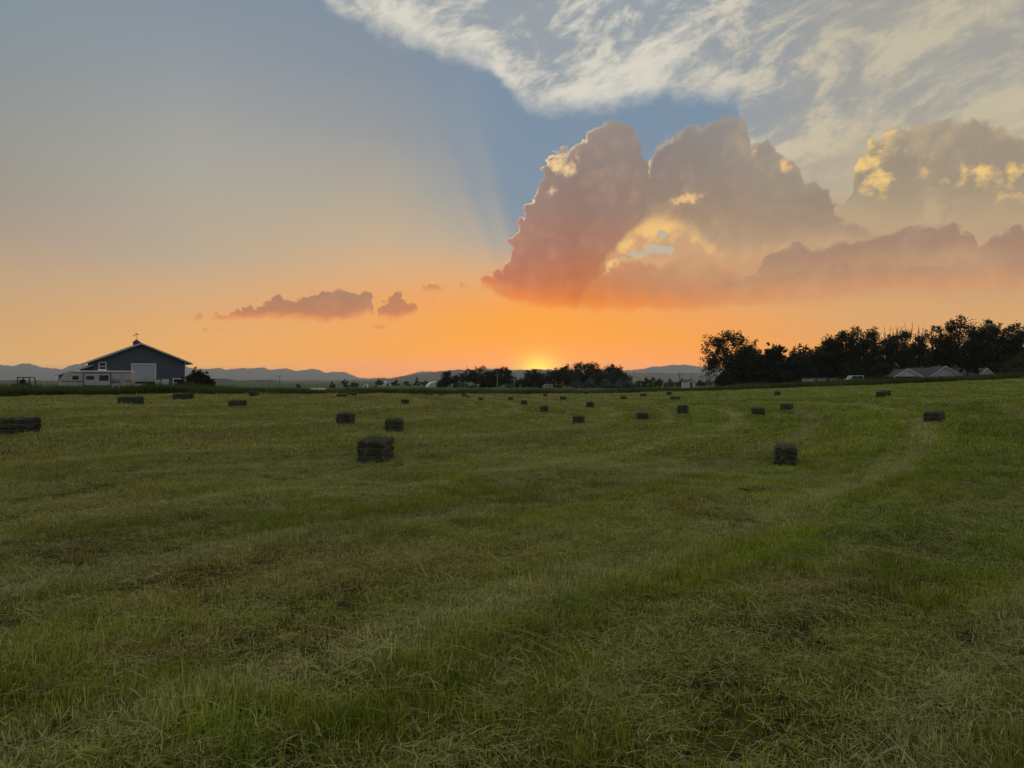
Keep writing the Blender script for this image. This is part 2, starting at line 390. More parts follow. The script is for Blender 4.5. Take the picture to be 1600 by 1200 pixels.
    sky = g.mix(g.mul(wm, g.mul(g.sstep(.05, .3, wisp), 0.7)), sky, rgb(214, 138, 84))

    # --- the colours above are as seen through the evening haze; the sky beyond it is clearer and brighter
    ln = g.m('MINIMUM', g.m('DIVIDE', HAZE_TOP - CAMZ, g.m('MAXIMUM', el, 0.0005)), HAZE_FAR)
    T = g.m('EXPONENT', g.mul(ln, -HAZE * 0.9))
    def vm(op, a, b):
        n = g.new('ShaderNodeVectorMath', operation=op)
        g.put(n.inputs[0], a); g.put(n.inputs[1], b)
        return n.outputs[0]
    um = g.m('SUBTRACT', 1.0, T)
    lin_s = vm('MULTIPLY', g.vec(um, um, um), HAZE_GLOW)
    sky = vm('DIVIDE', vm('MAXIMUM', vm('SUBTRACT', sky, lin_s), (0.01, 0.01, 0.01)), g.vec(T, T, T))

    # --- overhead and behind the viewer: unseen sky, brightened to light the field and buildings
    over = g.sstep(0.50, 1.3, el)
    sky = g.mix(over, sky, SKY_OVER)
    back = g.sstep(0.75, 1.9, g.m('ABSOLUTE', az))
    east = g.ramp(g.mul(el, 1.0), [(0.0, SKY_EAST[0]), (0.25, SKY_EAST[1]), (1.0, SKY_EAST[2])])
    sky = g.mix(back, sky, east)

    # --- physical sky of the same low sun underneath it all
    nis = g.new('ShaderNodeTexSky')
    nis.sky_type = 'NISHITA'
    nis.sun_disc = False
    nis.sun_elevation = SUN_EL
    nis.sun_rotation = SUN_AZ
    nis.altitude = 1500
    bg1 = g.new('ShaderNodeBackground'); nt.links.new(sky, bg1.inputs[0]); bg1.inputs[1].default_value = 0.97
    bg2 = g.new('ShaderNodeBackground'); nt.links.new(nis.outputs[0], bg2.inputs[0]); bg2.inputs[1].default_value = 0.008
    ad = g.new('ShaderNodeAddShader')
    nt.links.new(bg1.outputs[0], ad.inputs[0]); nt.links.new(bg2.outputs[0], ad.inputs[1])
    nt.links.new(ad.outputs[0], out.inputs[0])
    w.cycles.sampling_method = 'MANUAL'
    w.cycles.sample_map_resolution = 512

HAZE, HAZE_TOP, HAZE_FAR = 8e-5, 262.0, 17500.0
HAZE_GLOW = (0.21, 0.165, 0.12)
SKY_OVER = rgb(196, 196, 194)
SKY_EAST = (rgb(132, 134, 142), rgb(146, 152, 162), rgb(190, 192, 194))
build_world()

# the sun itself, half behind the ridge
sun_d = bpy.data.lights.new("sun", 'SUN')
sun_d.energy = 0.3
sun_d.angle = R(0.5)
sun_d.color = (1.0, 0.55, 0.18)
sun = bpy.data.objects.new("sun", sun_d)
col.objects.link(sun)
sdir = Vector((math.sin(SUN_AZ), math.cos(SUN_AZ), SUN_EL)).normalized()
sun.rotation_euler = sdir.to_track_quat('Z', 'Y').to_euler()
sun.location = (0, 0, 60)
# ------------------------------------------------------------------ materials
MATS = {}
def mat(name, c, rough=0.8, var=0.0, vscale=1.0, c2=None, spec=0.3, bump=0.0, bscale=20.0, trans=0.0, metal=0.0, perobj=0.0, wave=None):
    if name in MATS:
        return MATS[name]
    m = bpy.data.materials.new(name)
    m.use_nodes = True
    nt = m.node_tree
    g = NG(nt)
    bs = nt.nodes['Principled BSDF']
    out = nt.nodes['Material Output']
    bs.inputs['Roughness'].default_value = rough
    bs.inputs['Specular IOR Level'].default_value = spec
    bs.inputs['Metallic'].default_value = metal
    cc = (c[0], c[1], c[2], 1)
    geo = g.new('ShaderNodeTexCoord')
    base = cc
    if var or c2:
        c2 = c2 or tuple(max(0, x * (1 - var)) for x in c)
        n = g.noise(geo.outputs['Object'], vscale, 5, 0.6)
        base = g.mix(g.sstep(0.35, 0.65, n), cc, (c2[0], c2[1], c2[2], 1))
    if perobj:
        oi = g.new('ShaderNodeObjectInfo')
        k = g.lstep(0, 1, oi.outputs['Random'], 1 - perobj, 1 + perobj)
        hs = g.new('ShaderNodeHueSaturation')
        g.put(hs.inputs['Value'], k); g.put(hs.inputs['Color'], base)
        base = hs.outputs[0]
    g.put(bs.inputs['Base Color'], base)
    h = None
    if bump:
        h = g.noise(geo.outputs['Object'], bscale, 4, 0.6)
    if wave:
        sx = g.new('ShaderNodeSeparateXYZ'); nt.links.new(geo.outputs['Object'], sx.inputs[0])
        h = g.m('PINGPONG', sx.outputs[wave[0]], wave[1]); h = g.mul(h, 1.0 / wave[1]); bump = wave[2]
    if h is not None:
        b = g.new('ShaderNodeBump'); b.inputs['Strength'].default_value = 0.7
        b.inputs['Distance'].default_value = bump
        nt.links.new(h, b.inputs['Height']); nt.links.new(b.outputs[0], bs.inputs['Normal'])
    if trans:
        tr = g.new('ShaderNodeBsdfTranslucent'); g.put(tr.inputs[0], base)
        mx = g.new('ShaderNodeMixShader'); mx.inputs[0].default_value = trans
        nt.links.new(bs.outputs[0], mx.inputs[1]); nt.links.new(tr.outputs[0], mx.inputs[2])
        nt.links.new(mx.outputs[0], out.inputs[0])
    MATS[name] = m
    return m

# ------------------------------------------------------------------ mesh builder
class MB:
    def __init__(s):
        s.v = []; s.f = []; s.mi = []
    def poly(s, pts, mi=0):
        n = len(s.v); s.v += [tuple(p) for p in pts]; s.f.append(tuple(range(n, n + len(pts)))); s.mi.append(mi)
    def box(s, x0, x1, y0, y1, z0, z1, mi=0):
        n = len(s.v)
        s.v += [(x0, y0, z0), (x1, y0, z0), (x1, y1, z0), (x0, y1, z0), (x0, y0, z1), (x1, y0, z1), (x1, y1, z1), (x0, y1, z1)]
        for q in ((0, 3, 2, 1), (4, 5, 6, 7), (0, 1, 5, 4), (1, 2, 6, 5), (2, 3, 7, 6), (3, 0, 4, 7)):
            s.f.append(tuple(n + i for i in q)); s.mi.append(mi)
        return s
    def prism(s, xz, y0, y1, mi=0):
        """polygon in the x-z plane extruded along y"""
        n = len(s.v); k = len(xz)
        s.v += [(x, y0, z) for x, z in xz] + [(x, y1, z) for x, z in xz]
        s.f.append(tuple(range(n, n + k))); s.mi.append(mi)
        s.f.append(tuple(range(n + 2 * k - 1, n + k - 1, -1))); s.mi.append(mi)
        for i in range(k):
            j = (i + 1) % k
            s.f.append((n + j, n + i, n + k + i, n + k + j)); s.mi.append(mi)
        return s
    def tube(s, path, rad, sides=8, cap=True):
        path = [Vector(p) for p in path]
        if not hasattr(rad, '__len__'):
            rad = [rad] * len(path)
        rings = []
        for i, p in enumerate(path):
            t = (path[min(i + 1, len(path) - 1)] - path[max(i - 1, 0)]).normalized()
            a = t.orthogonal().normalized() if abs(t.z) > 0.95 else t.cross(Vector((0, 0, 1))).normalized()
            b = t.cross(a)
            n = len(s.v)
            for k in range(sides):
                th = 2 * math.pi * k / sides
                s.v.append(tuple(p + (a * math.cos(th) + b * math.sin(th)) * rad[i]))
            rings.append(n)
        for n, m in zip(rings[:-1], rings[1:]):
            for k in range(sides):
                j = (k + 1) % sides
                s.f.append((n + k, n + j, m + j, m + k)); s.mi.append(0)
        if cap:
            s.f.append(tuple(rings[0] + k for k in range(sides))[::-1]); s.mi.append(0)
            s.f.append(tuple(rings[-1] + k for k in range(sides))); s.mi.append(0)
        return s
    def wheel(s, x, y, z, r, w, axis='y', sides=16):
        if axis == 'y':
            return s.tube([(x, y - w / 2, z), (x, y + w / 2, z)], r, sides)
        return s.tube([(x - w / 2, y, z), (x + w / 2, y, z)], r, sides)
    def build(s, name, m, parent=None, smooth=False, bevel=0.0):
        me = bpy.data.meshes.new(name)
        me.from_pydata(s.v, [], s.f)
        for mm in (m if isinstance(m, (list, tuple)) else [m]):
            me.materials.append(mm)
        if any(s.mi):
            me.polygons.foreach_set('material_index', s.mi)
        if smooth:
            me.polygons.foreach_set('use_smooth', [True] * len(me.polygons))
        me.update()
        o = bpy.data.objects.new(name, me)
        col.objects.link(o)
        if parent:
            o.parent = parent
        if bevel:
            b = o.modifiers.new("bevel", 'BEVEL'); b.width = bevel; b.segments = 2; b.limit_method = 'ANGLE'
        return o

def np_mesh(name, verts, faces, m, parent=None, smooth=False):
    """verts (n,3), faces (k,3|4) arrays"""
    verts = np.asarray(verts, dtype=np.float32); faces = np.asarray(faces, dtype=np.int32)
    me = bpy.data.meshes.new(name)
    me.vertices.add(len(verts)); me.vertices.foreach_set('co', verts.ravel())
    k = faces.shape[1]
    me.loops.add(faces.size); me.loops.foreach_set('vertex_index', faces.ravel())
    me.polygons.add(len(faces))
    me.polygons.foreach_set('loop_start', np.arange(0, faces.size, k, dtype=np.int32))
    me.polygons.foreach_set('loop_total', np.full(len(faces), k, dtype=np.int32))
    if smooth:
        me.polygons.foreach_set('use_smooth', np.ones(len(faces), dtype=bool))
    if m: me.materials.append(m)
    me.update(calc_edges=True); me.validate()
    if name is None:
        return me
    o = bpy.data.objects.new(name, me)
    col.objects.link(o)
    if parent: o.parent = parent
    return o

def tag(o, label=None, cat=None, group=None, kind=None):
    if label: o['label'] = label
    if cat: o['category'] = cat
    if group: o['group'] = group
    if kind: o['kind'] = kind
    return o
def thing(name, label, cat, loc, rz=0.0, group=None):
    o = bpy.data.objects.new(name, None)
    o.empty_display_size = 0.3
    col.objects.link(o)
    o.location = loc; o.rotation_euler = (0, 0, rz)
    return tag(o, label, cat, group)

# ------------------------------------------------------------------ terrain
def vss(a, b, x):
    t = np.clip((x - a) / (b - a), 0, 1)
    return t * t * (3 - 2 * t)
def vint(az, pts):
    a = [px2az(p) for p, _ in pts]; v = [q for _, q in pts]
    return np.interp(az, a, v)
BT = [(-900, .3), (200, .35), (400, .2), (600, 0), (800, -.3), (950, -.45), (1100, -.25), (1228, -.1), (1340, .2), (1480, .4), (1600, .6), (2400, .8)]
RT = [(-900, 0), (900, 0), (1100, .1), (1180, .2), (1340, .3), (1480, .5), (1600, .73), (2400, .9)]
ET = [(-900, 53), (0, 53), (400, 58), (700, 76), (950, 102), (1180, 100), (1600, 100), (2400, 100)]
DD = [0, 60, 120, 150, 200, 260, 350, 600, 1000, 3000, 8000, 20000]
DZ = [0, 0, -.3, -.5, -1.1, -1.8, -2.7, -5, -8, -15, -22, -26]
def field_edge(az):
    return vint(az, ET)
def terrain(x, y):
    x = np.asarray(x, float); y = np.asarray(y, float)
    d = np.hypot(x, y); az = np.arctan2(x, y)
    az = np.clip(az, -1.15, 0.95)
    z = vint(az, BT) * vss(8, 32, d) * (1 - vss(60, 150, d) * (1 - vss(px2az(430), px2az(620), az)))
    z = z + vint(az, RT) * vss(40, 110, d) - 0.7 * vss(112, 165, d) * vss(px2az(1340), px2az(1410), az)
    hol = vss(px2az(310), px2az(380), az) * (1 - vss(px2az(560), px2az(640), az))
    z = z - 1.8 * hol * vss(90, 180, d)
    rm = 1 - vss(px2az(1050), px2az(1250), az) * (1 - vss(300, 1500, d))
    z = z + np.interp(d, DD, DZ) * rm
    # gentle unevenness of the field
    z = z + (0.05 * np.sin(x * .31 + 1.3) * np.sin(y * .27 + .4) + .03 * np.sin(x * .9 + y * .55)) * vss(4, 12, d) * (1 - vss(100, 300, d))
    z = z + 0.012 * np.sin(x * 3.1 + 2 * np.sin(y * 1.7)) * np.sin(y * 2.7 + 1.5 * np.sin(x * 1.3))
    return z
def tz(x, y): return float(terrain(x, y))
def at_depth(px, Y):
    x = (px - 800) / F * Y
    return Vector((x, Y, tz(x, Y)))
def at_ground(px, py):
    """ground point seen at a place in the photograph"""
    lo = 2.0
    sx = (px - 800) / F; sz = (HY - py) / F
    Y = 2.0
    while Y < 400:
        if CAMZ + sz * Y <= tz(sx * Y, Y):
            break
        Y += 0.1
    return Vector((sx * Y, Y, tz(sx * Y, Y)))

def polar(name, m, rings_fn, azs, dz=0.0, kind='structure'):
    V = []; nr = None
    for a in azs:
        rs = rings_fn(a); nr = len(rs)
        x = np.sin(a) * rs; y = np.cos(a) * rs
        V.append(np.stack([x, y, terrain(x, y) + dz], 1))
    na = len(azs); V = np.concatenate(V)
    Fc = []
    i = np.arange(na)[:, None]; j = np.arange(nr - 1)[None]
    i2 = (i + 1) % na
    q = np.stack([i * nr + j, i * nr + j + 1, i2 * nr + j + 1, i2 * nr + j], -1).reshape(-1, 4)
    o = np_mesh(name, V, q, m, smooth=True)
    tag(o, kind=kind)
    return o
AZS = np.concatenate([np.arange(-180, -60, 4), np.arange(-60, 60, 0.75), np.arange(60, 180, 4)]) * math.pi / 180

def field_colours(g, pos, nt):
    """colour of the mown sward: green, straw and litter in curved swaths. shared by blades and soil"""
    sp = g.new('ShaderNodeSeparateXYZ'); nt.links.new(pos, sp.inputs[0])
    x, y = sp.outputs[0], sp.outputs[1]
    flat = g.vec(x, y, 0.0)
    n1 = g.noise(flat, 0.22, 4, 0.6)
    n2 = g.noise(g.vec(g.add(x, 31.7), y, 0.0), 0.55, 4, 0.6)
    rx = g.add(x, 40.0); ry = g.sub(y, 45.0)
    rad = g.m('SQRT', g.add(g.mul(rx, rx), g.mul(ry, ry)))
    rad = g.mad(n1, 0.5, rad)
    sw = g.m('PINGPONG', rad, 1.35)                     # one swath is 2.7 m wide
    wind = g.sstep(0.50, 0.08, sw)
    th = g.m('ARCTAN2', rx, ry)
    stk = g.noise(g.vec(g.mul(rad, 1.5), g.mul(th, 12.0), 0.0), 1.0, 3, 0.6)     # streaks along the mower's path
    tr = g.mul(g.sstep(0.16, 0.03, g.m('ABSOLUTE', g.sub(sw, 0.85))), g.sstep(0.48, 0.66, stk))
    wind = g.mul(wind, g.sstep(0.34, 0.56, stk))
    nap = g.sstep(0.9, 1.8, g.m('PINGPONG', g.add(rad, 0.6), 2.7))
    return x, y, n1, n2, wind, tr, stk, nap

def grass_material(name, soil=False, tall=False):
    m = bpy.data.materials.new(name); m.use_nodes = True
    nt = m.node_tree; g = NG(nt)
    bs = nt.nodes['Principled BSDF']; out = nt.nodes['Material Output']
    geo = g.new('ShaderNodeNewGeometry')
    x, y, n1, n2, wind, tr, stk, nap = field_colours(g, geo.outputs['Position'], nt)
    GREEN = (0.175, 0.240, 0.014, 1); DEEP = (0.090, 0.150, 0.008, 1); OLIVE = (0.245, 0.240, 0.035, 1)
    BROWN = (0.300, 0.200, 0.055, 1); LITTER = (0.330, 0.320, 0.110, 1)
    c = g.mix(g.sstep(0.36, 0.62, n1), GREEN, OLIVE)
    c = g.mix(g.mul(g.sstep(0.56, 0.70, n2), 0.75), c, DEEP)
    c = g.mix(g.mul(g.sstep(0.52, 0.68, g.noise(g.vec(x, g.add(y, 77.0), 0.0), 0.38, 3, 0.6)), 0.85), c, BROWN)
        # the right of the field is greener, the left more dried out
    side = g.sstep(-6.0, 9.0, g.sub(x, g.mul(y, 0.12)))
    c = g.mix(g.mul(side, 0.88), c, g.mix(g.sstep(0.45, 0.68, n2), (0.200, 0.275, 0.004, 1), (0.120, 0.195, 0.004, 1)))
    c = g.mix(g.mul(g.m('SUBTRACT', 1.0, side), 0.35), c, (0.260, 0.275, 0.050, 1))
    c = g.mix(g.mul(wind, 0.78), c, LITTER)
    c = g.mix(g.mul(tr, 0.40), c, (0.070, 0.095, 0.010, 1))
    hv = g.new('ShaderNodeHueSaturation'); g.put(hv.inputs['Color'], c)
    g.put(hv.inputs['Value'], g.mul(g.lstep(0, 1, nap, 0.94, 1.16), g.lstep(0.3, 0.7, stk, 0.84, 1.30)))
    c = hv.outputs[0]
    if tall:
        c = g.mix(g.sstep(0.4, 0.62, g.noise(geo.outputs['Position'], 0.3, 3, 0.6)), (0.055, 0.085, 0.016, 1), (0.085, 0.110, 0.026, 1))
    if not soil:
        oi = g.new('ShaderNodeObjectInfo')
        r = oi.outputs['Random']
        hs = g.new('ShaderNodeHueSaturation')
        g.put(hs.inputs['Color'], c)
        tn = g.new('ShaderNodeAttribute'); tn.attribute_type = 'GEOMETRY'; tn.attribute_name = 'tone'
        g.put(hs.inputs['Value'], g.mul(g.lstep(0, 1, r, 0.75, 1.25), g.lstep(0, 1, tn.outputs['Fac'], 0.45, 1.55)))
        g.put(hs.inputs['Hue'], g.lstep(0, 1, g.m('FRACT', g.mul(r, 7.3)), 0.485, 0.512))
        c = hs.outputs[0]
        # dry strands among the green ones
        at = g.new('ShaderNodeAttribute'); at.attribute_type = 'GEOMETRY'; at.attribute_name = 'dry'
        c = g.mix(at.outputs['Fac'], c, (0.37, 0.34, 0.14, 1) if not tall else (0.12, 0.11, 0.05, 1))
        tl = g.new('ShaderNodeBsdfTranslucent'); g.put(tl.inputs[0], c)
        mx = g.new('ShaderNodeMixShader'); mx.inputs[0].default_value = 0.30
        nt.links.new(bs.outputs[0], mx.inputs[1]); nt.links.new(tl.outputs[0], mx.inputs[2])
        nt.links.new(mx.outputs[0], out.inputs[0])
        bs.inputs['Roughness'].default_value = 0.55
        bs.inputs['Specular IOR Level'].default_value = 0.12
        g.put(bs.inputs['Base Color'], c)
    else:
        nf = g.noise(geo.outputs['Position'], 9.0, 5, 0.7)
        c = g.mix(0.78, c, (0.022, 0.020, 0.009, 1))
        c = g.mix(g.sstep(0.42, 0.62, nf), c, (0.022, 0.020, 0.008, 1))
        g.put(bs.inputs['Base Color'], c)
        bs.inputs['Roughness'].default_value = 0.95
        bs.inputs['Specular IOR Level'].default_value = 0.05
        b = g.new('ShaderNodeBump'); b.inputs['Distance'].default_value = 0.05
        nt.links.new(nf, b.inputs['Height']); nt.links.new(b.outputs[0], bs.inputs['Normal'])
    return m

def plain_material():
    m = bpy.data.materials.new("plain_meadow"); m.use_nodes = True
    nt = m.node_tree; g = NG(nt); bs = nt.nodes['Principled BSDF']
    geo = g.new('ShaderNodeNewGeometry')
    sp = g.new('ShaderNodeSeparateXYZ'); nt.links.new(geo.outputs['Position'], sp.inputs[0])
    n = g.noise(g.vec(g.mul(sp.outputs[0], 0.25), sp.outputs[1], 0.0), 0.05, 5, 0.6)
    n2 = g.noise(g.vec(g.mul(sp.outputs[0], 0.3), sp.outputs[1], 0.0), 0.006, 4, 0.55)
    c = g.mix(g.sstep(0.4, 0.6, n), (0.060, 0.088, 0.020, 1), (0.100, 0.115, 0.035, 1))
    c = g.mix(g.sstep(0.42, 0.6, n2), c, (0.045, 0.062, 0.022, 1))
    g.put(bs.inputs['Base Color'], c); bs.inputs['Roughness'].default_value = 0.95
    bs.inputs['Specular IOR Level'].default_value = 0.05
    return m

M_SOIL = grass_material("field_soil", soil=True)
M_BLADE = grass_material("grass_blades")
M_TALL = grass_material("tall_grass_blades", tall=True)
polar("ground", plain_material(), lambda a: np.concatenate([[0.01], np.geomspace(0.6, 22000, 150)]), AZS, dz=-0.03)
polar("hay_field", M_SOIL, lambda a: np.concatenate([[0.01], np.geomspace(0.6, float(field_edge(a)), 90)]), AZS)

# ------------------------------------------------------------------ hills and mountains
def fbm1(x, seed, octs=5):
    r = np.zeros_like(x); rs = np.random.RandomState(seed); a = 1.0
    for k in range(octs):
        ph = rs.rand(4096) * 2 - 1
        xi = np.floor(x).astype(int); f = x - xi; f = f * f * (3 - 2 * f)
        r += a * (ph[xi % 4096] * (1 - f) + ph[(xi + 1) % 4096] * f)
        x = x * 2.03 + 17.1; a *= 0.5
    return r
def ridge(name, m, dist, sil, seed, foot=0.72, rough=0.5, step=0.12):
    azs = np.arange(-62, 62, step) * math.pi / 180
    px = [p for p, _ in sil]; 
    el = np.interp(azs, [px2az(p) for p in px], [px2el(p, y) for p, y in sil])
    top = CAMZ + el * dist
    top = top + fbm1(azs * 260, seed, 4) * rough * dist / F
    T = np.concatenate([np.linspace(0, 1, 26), [1.06, 1.14, 1.3]])
    V = []
    base = float(np.interp(dist * foot, DD, DZ)) - 3
    for i, t in enumerate(T):
        d = dist * (foot + (1 - foot) * t) + fbm1(azs * 40, seed + 5, 3) * dist * 0.02
        if t <= 1:
            h = t * t * (3 - 2 * t) * .55 + t * .45
            gul = fbm1(azs * 110 + t * 2.5, seed + 9, 4) * 0.16 * t * (1 - t) * 4
            z = base + (top - base) * np.clip(h - np.abs(gul), -0.02, 1)
        else:
            z = base + (top - base) * max(0.0, 1 - (t - 1) * 2.5)
        V.append(np.stack([np.sin(azs) * d, np.cos(azs) * d, z], 1))
    na = len(azs); V = np.concatenate(V)
    j = np.arange(len(T) - 1)[:, None]; i = np.arange(na - 1)[None]
    q = np.stack([j * na + i, j * na + i + 1, (j + 1) * na + i + 1, (j + 1) * na + i], -1).reshape(-1, 4)
    tag(np_mesh(name, V, q, m, smooth=True), kind='structure')
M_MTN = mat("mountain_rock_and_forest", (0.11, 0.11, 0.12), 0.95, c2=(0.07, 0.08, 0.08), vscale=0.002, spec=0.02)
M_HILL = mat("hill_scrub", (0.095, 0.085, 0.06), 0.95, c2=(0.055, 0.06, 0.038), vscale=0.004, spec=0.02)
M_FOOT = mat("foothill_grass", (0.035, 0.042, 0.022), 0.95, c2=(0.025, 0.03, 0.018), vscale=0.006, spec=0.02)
ridge("mountains", M_MTN, 12500, [(-900, 572), (-200, 570), (0, 569), (18, 572), (30, 569), (45, 567), (62, 573), (80, 576), (96, 577), (106, 573), (122, 569), (180, 570), (240, 572), (295, 574), (318, 577), (343, 575), (356, 578), (372, 575),
      (404, 575), (409, 574), (424, 578), (448, 576), (466, 580), (488, 576), (500, 579), (510, 583), (521, 580), (540, 582), (556, 588), (575, 592), (590, 591), (601, 590), (612, 592), (648, 583), (660, 580), (676, 581), (700, 583), (760, 576), (800, 577), (815, 578), (840, 577),
      (900, 578), (985, 578), (1020, 574), (1045, 571), (1068, 569), (1095, 573), (1160, 580), (1300, 584), (1600, 582), (2400, 576)], 11, foot=0.8, rough=0.9)
ridge("hills", M_HILL, 6200, [(-900, 598), (480, 600), (520, 598), (575, 594), (610, 591), (640, 586), (680, 581), (700, 579), (716, 577), (732, 580), (760, 584), (790, 583), (815, 579), (838, 577), (865, 580), (900, 583), (940, 585), (985, 583), (1010, 582),
      (1045, 583), (1090, 582), (1150, 586), (1300, 588), (1600, 588), (2400, 588)], 23, foot=0.7, rough=0.6)
ridge("foothills", M_FOOT, 3600, [(-900, 592), (0, 594), (200, 596), (300, 594), (335, 591), (347, 591), (372, 595), (402, 594), (424, 593), (442, 597), (470, 599), (486, 598), (520, 601), (560, 599), (600, 598), (650, 598), (720, 597), (800, 598), (2400, 598)], 37, foot=0.72, rough=0.4)

# ------------------------------------------------------------------ haze
def build_haze():
    m = bpy.data.materials.new("evening_haze"); m.use_nodes = True
    nt = m.node_tree; nt.nodes.clear()
    o = nt.nodes.new('ShaderNodeOutputMaterial')
    v = nt.nodes.new('ShaderNodeVolumePrincipled')
    v.inputs['Color'].default_value = (0.88, 0.94, 1.0, 1)
    v.inputs['Density'].default_value = HAZE
    v.inputs['Anisotropy'].default_value = 0.40
    nt.links.new(v.outputs[0], o.inputs['Volume'])
    b = MB().box(-HAZE_FAR, HAZE_FAR, -600, HAZE_FAR, -45, HAZE_TOP)
    tag(b.build("haze", m), kind='stuff')
build_haze()
# ------------------------------------------------------------------ buildings and vehicles
M_SLATE = mat("slate_steel_siding", (0.066, 0.076, 0.088), 0.55, wave=(0, 0.115, 0.02))
M_SLATE_SIDE = mat("slate_steel_side_siding", (0.066, 0.076, 0.088), 0.55, wave=(1, 0.115, 0.02))
M_WHITE = mat("white_trim", (0.72, 0.71, 0.69), 0.6, var=0.12, vscale=2)
M_DOORW = mat("pale_door_panel", (0.36, 0.38, 0.41), 0.5, wave=(2, 0.27, 0.02))
M_ROOFM = mat("grey_metal_roofing", (0.20, 0.21, 0.22), 0.45, wave=(1, 0.15, 0.02), spec=0.5)
M_GLASS = mat("dark_glass", (0.010, 0.011, 0.013), 0.08, spec=0.6)
M_DARK = mat("dark_metal", (0.03, 0.032, 0.035), 0.5, spec=0.4)
M_BLACK = mat("black_rubber", (0.014, 0.014, 0.014), 0.85)
M_RV = mat("beige_trailer_skin", (0.40, 0.385, 0.35), 0.4, var=0.10, vscale=1.5)
M_RVG = mat("charcoal_trailer_stripe", (0.05, 0.05, 0.052), 0.4)
M_SHING = mat("dark_shingles", (0.075, 0.075, 0.08), 0.9, var=0.35, vscale=3)
M_GABLE = mat("pale_gable_boards", (0.50, 0.50, 0.50), 0.8, wave=(2, 0.1, 0.015))
M_HWALL = mat("dim_brick_wall", (0.085, 0.065, 0.055), 0.9, var=0.3, vscale=6)
M_WOOD = mat("weathered_wood", (0.16, 0.12, 0.085), 0.9, var=0.4, vscale=4)
M_GALV = mat("galvanised_sheet", (0.48, 0.49, 0.50), 0.4, wave=(0, 0.06, 0.012))
M_TANK = mat("beige_tank", (0.42, 0.36, 0.27), 0.6, var=0.25, vscale=2)
M_GREENP = mat("green_utility_paint", (0.05, 0.085, 0.045), 0.45)

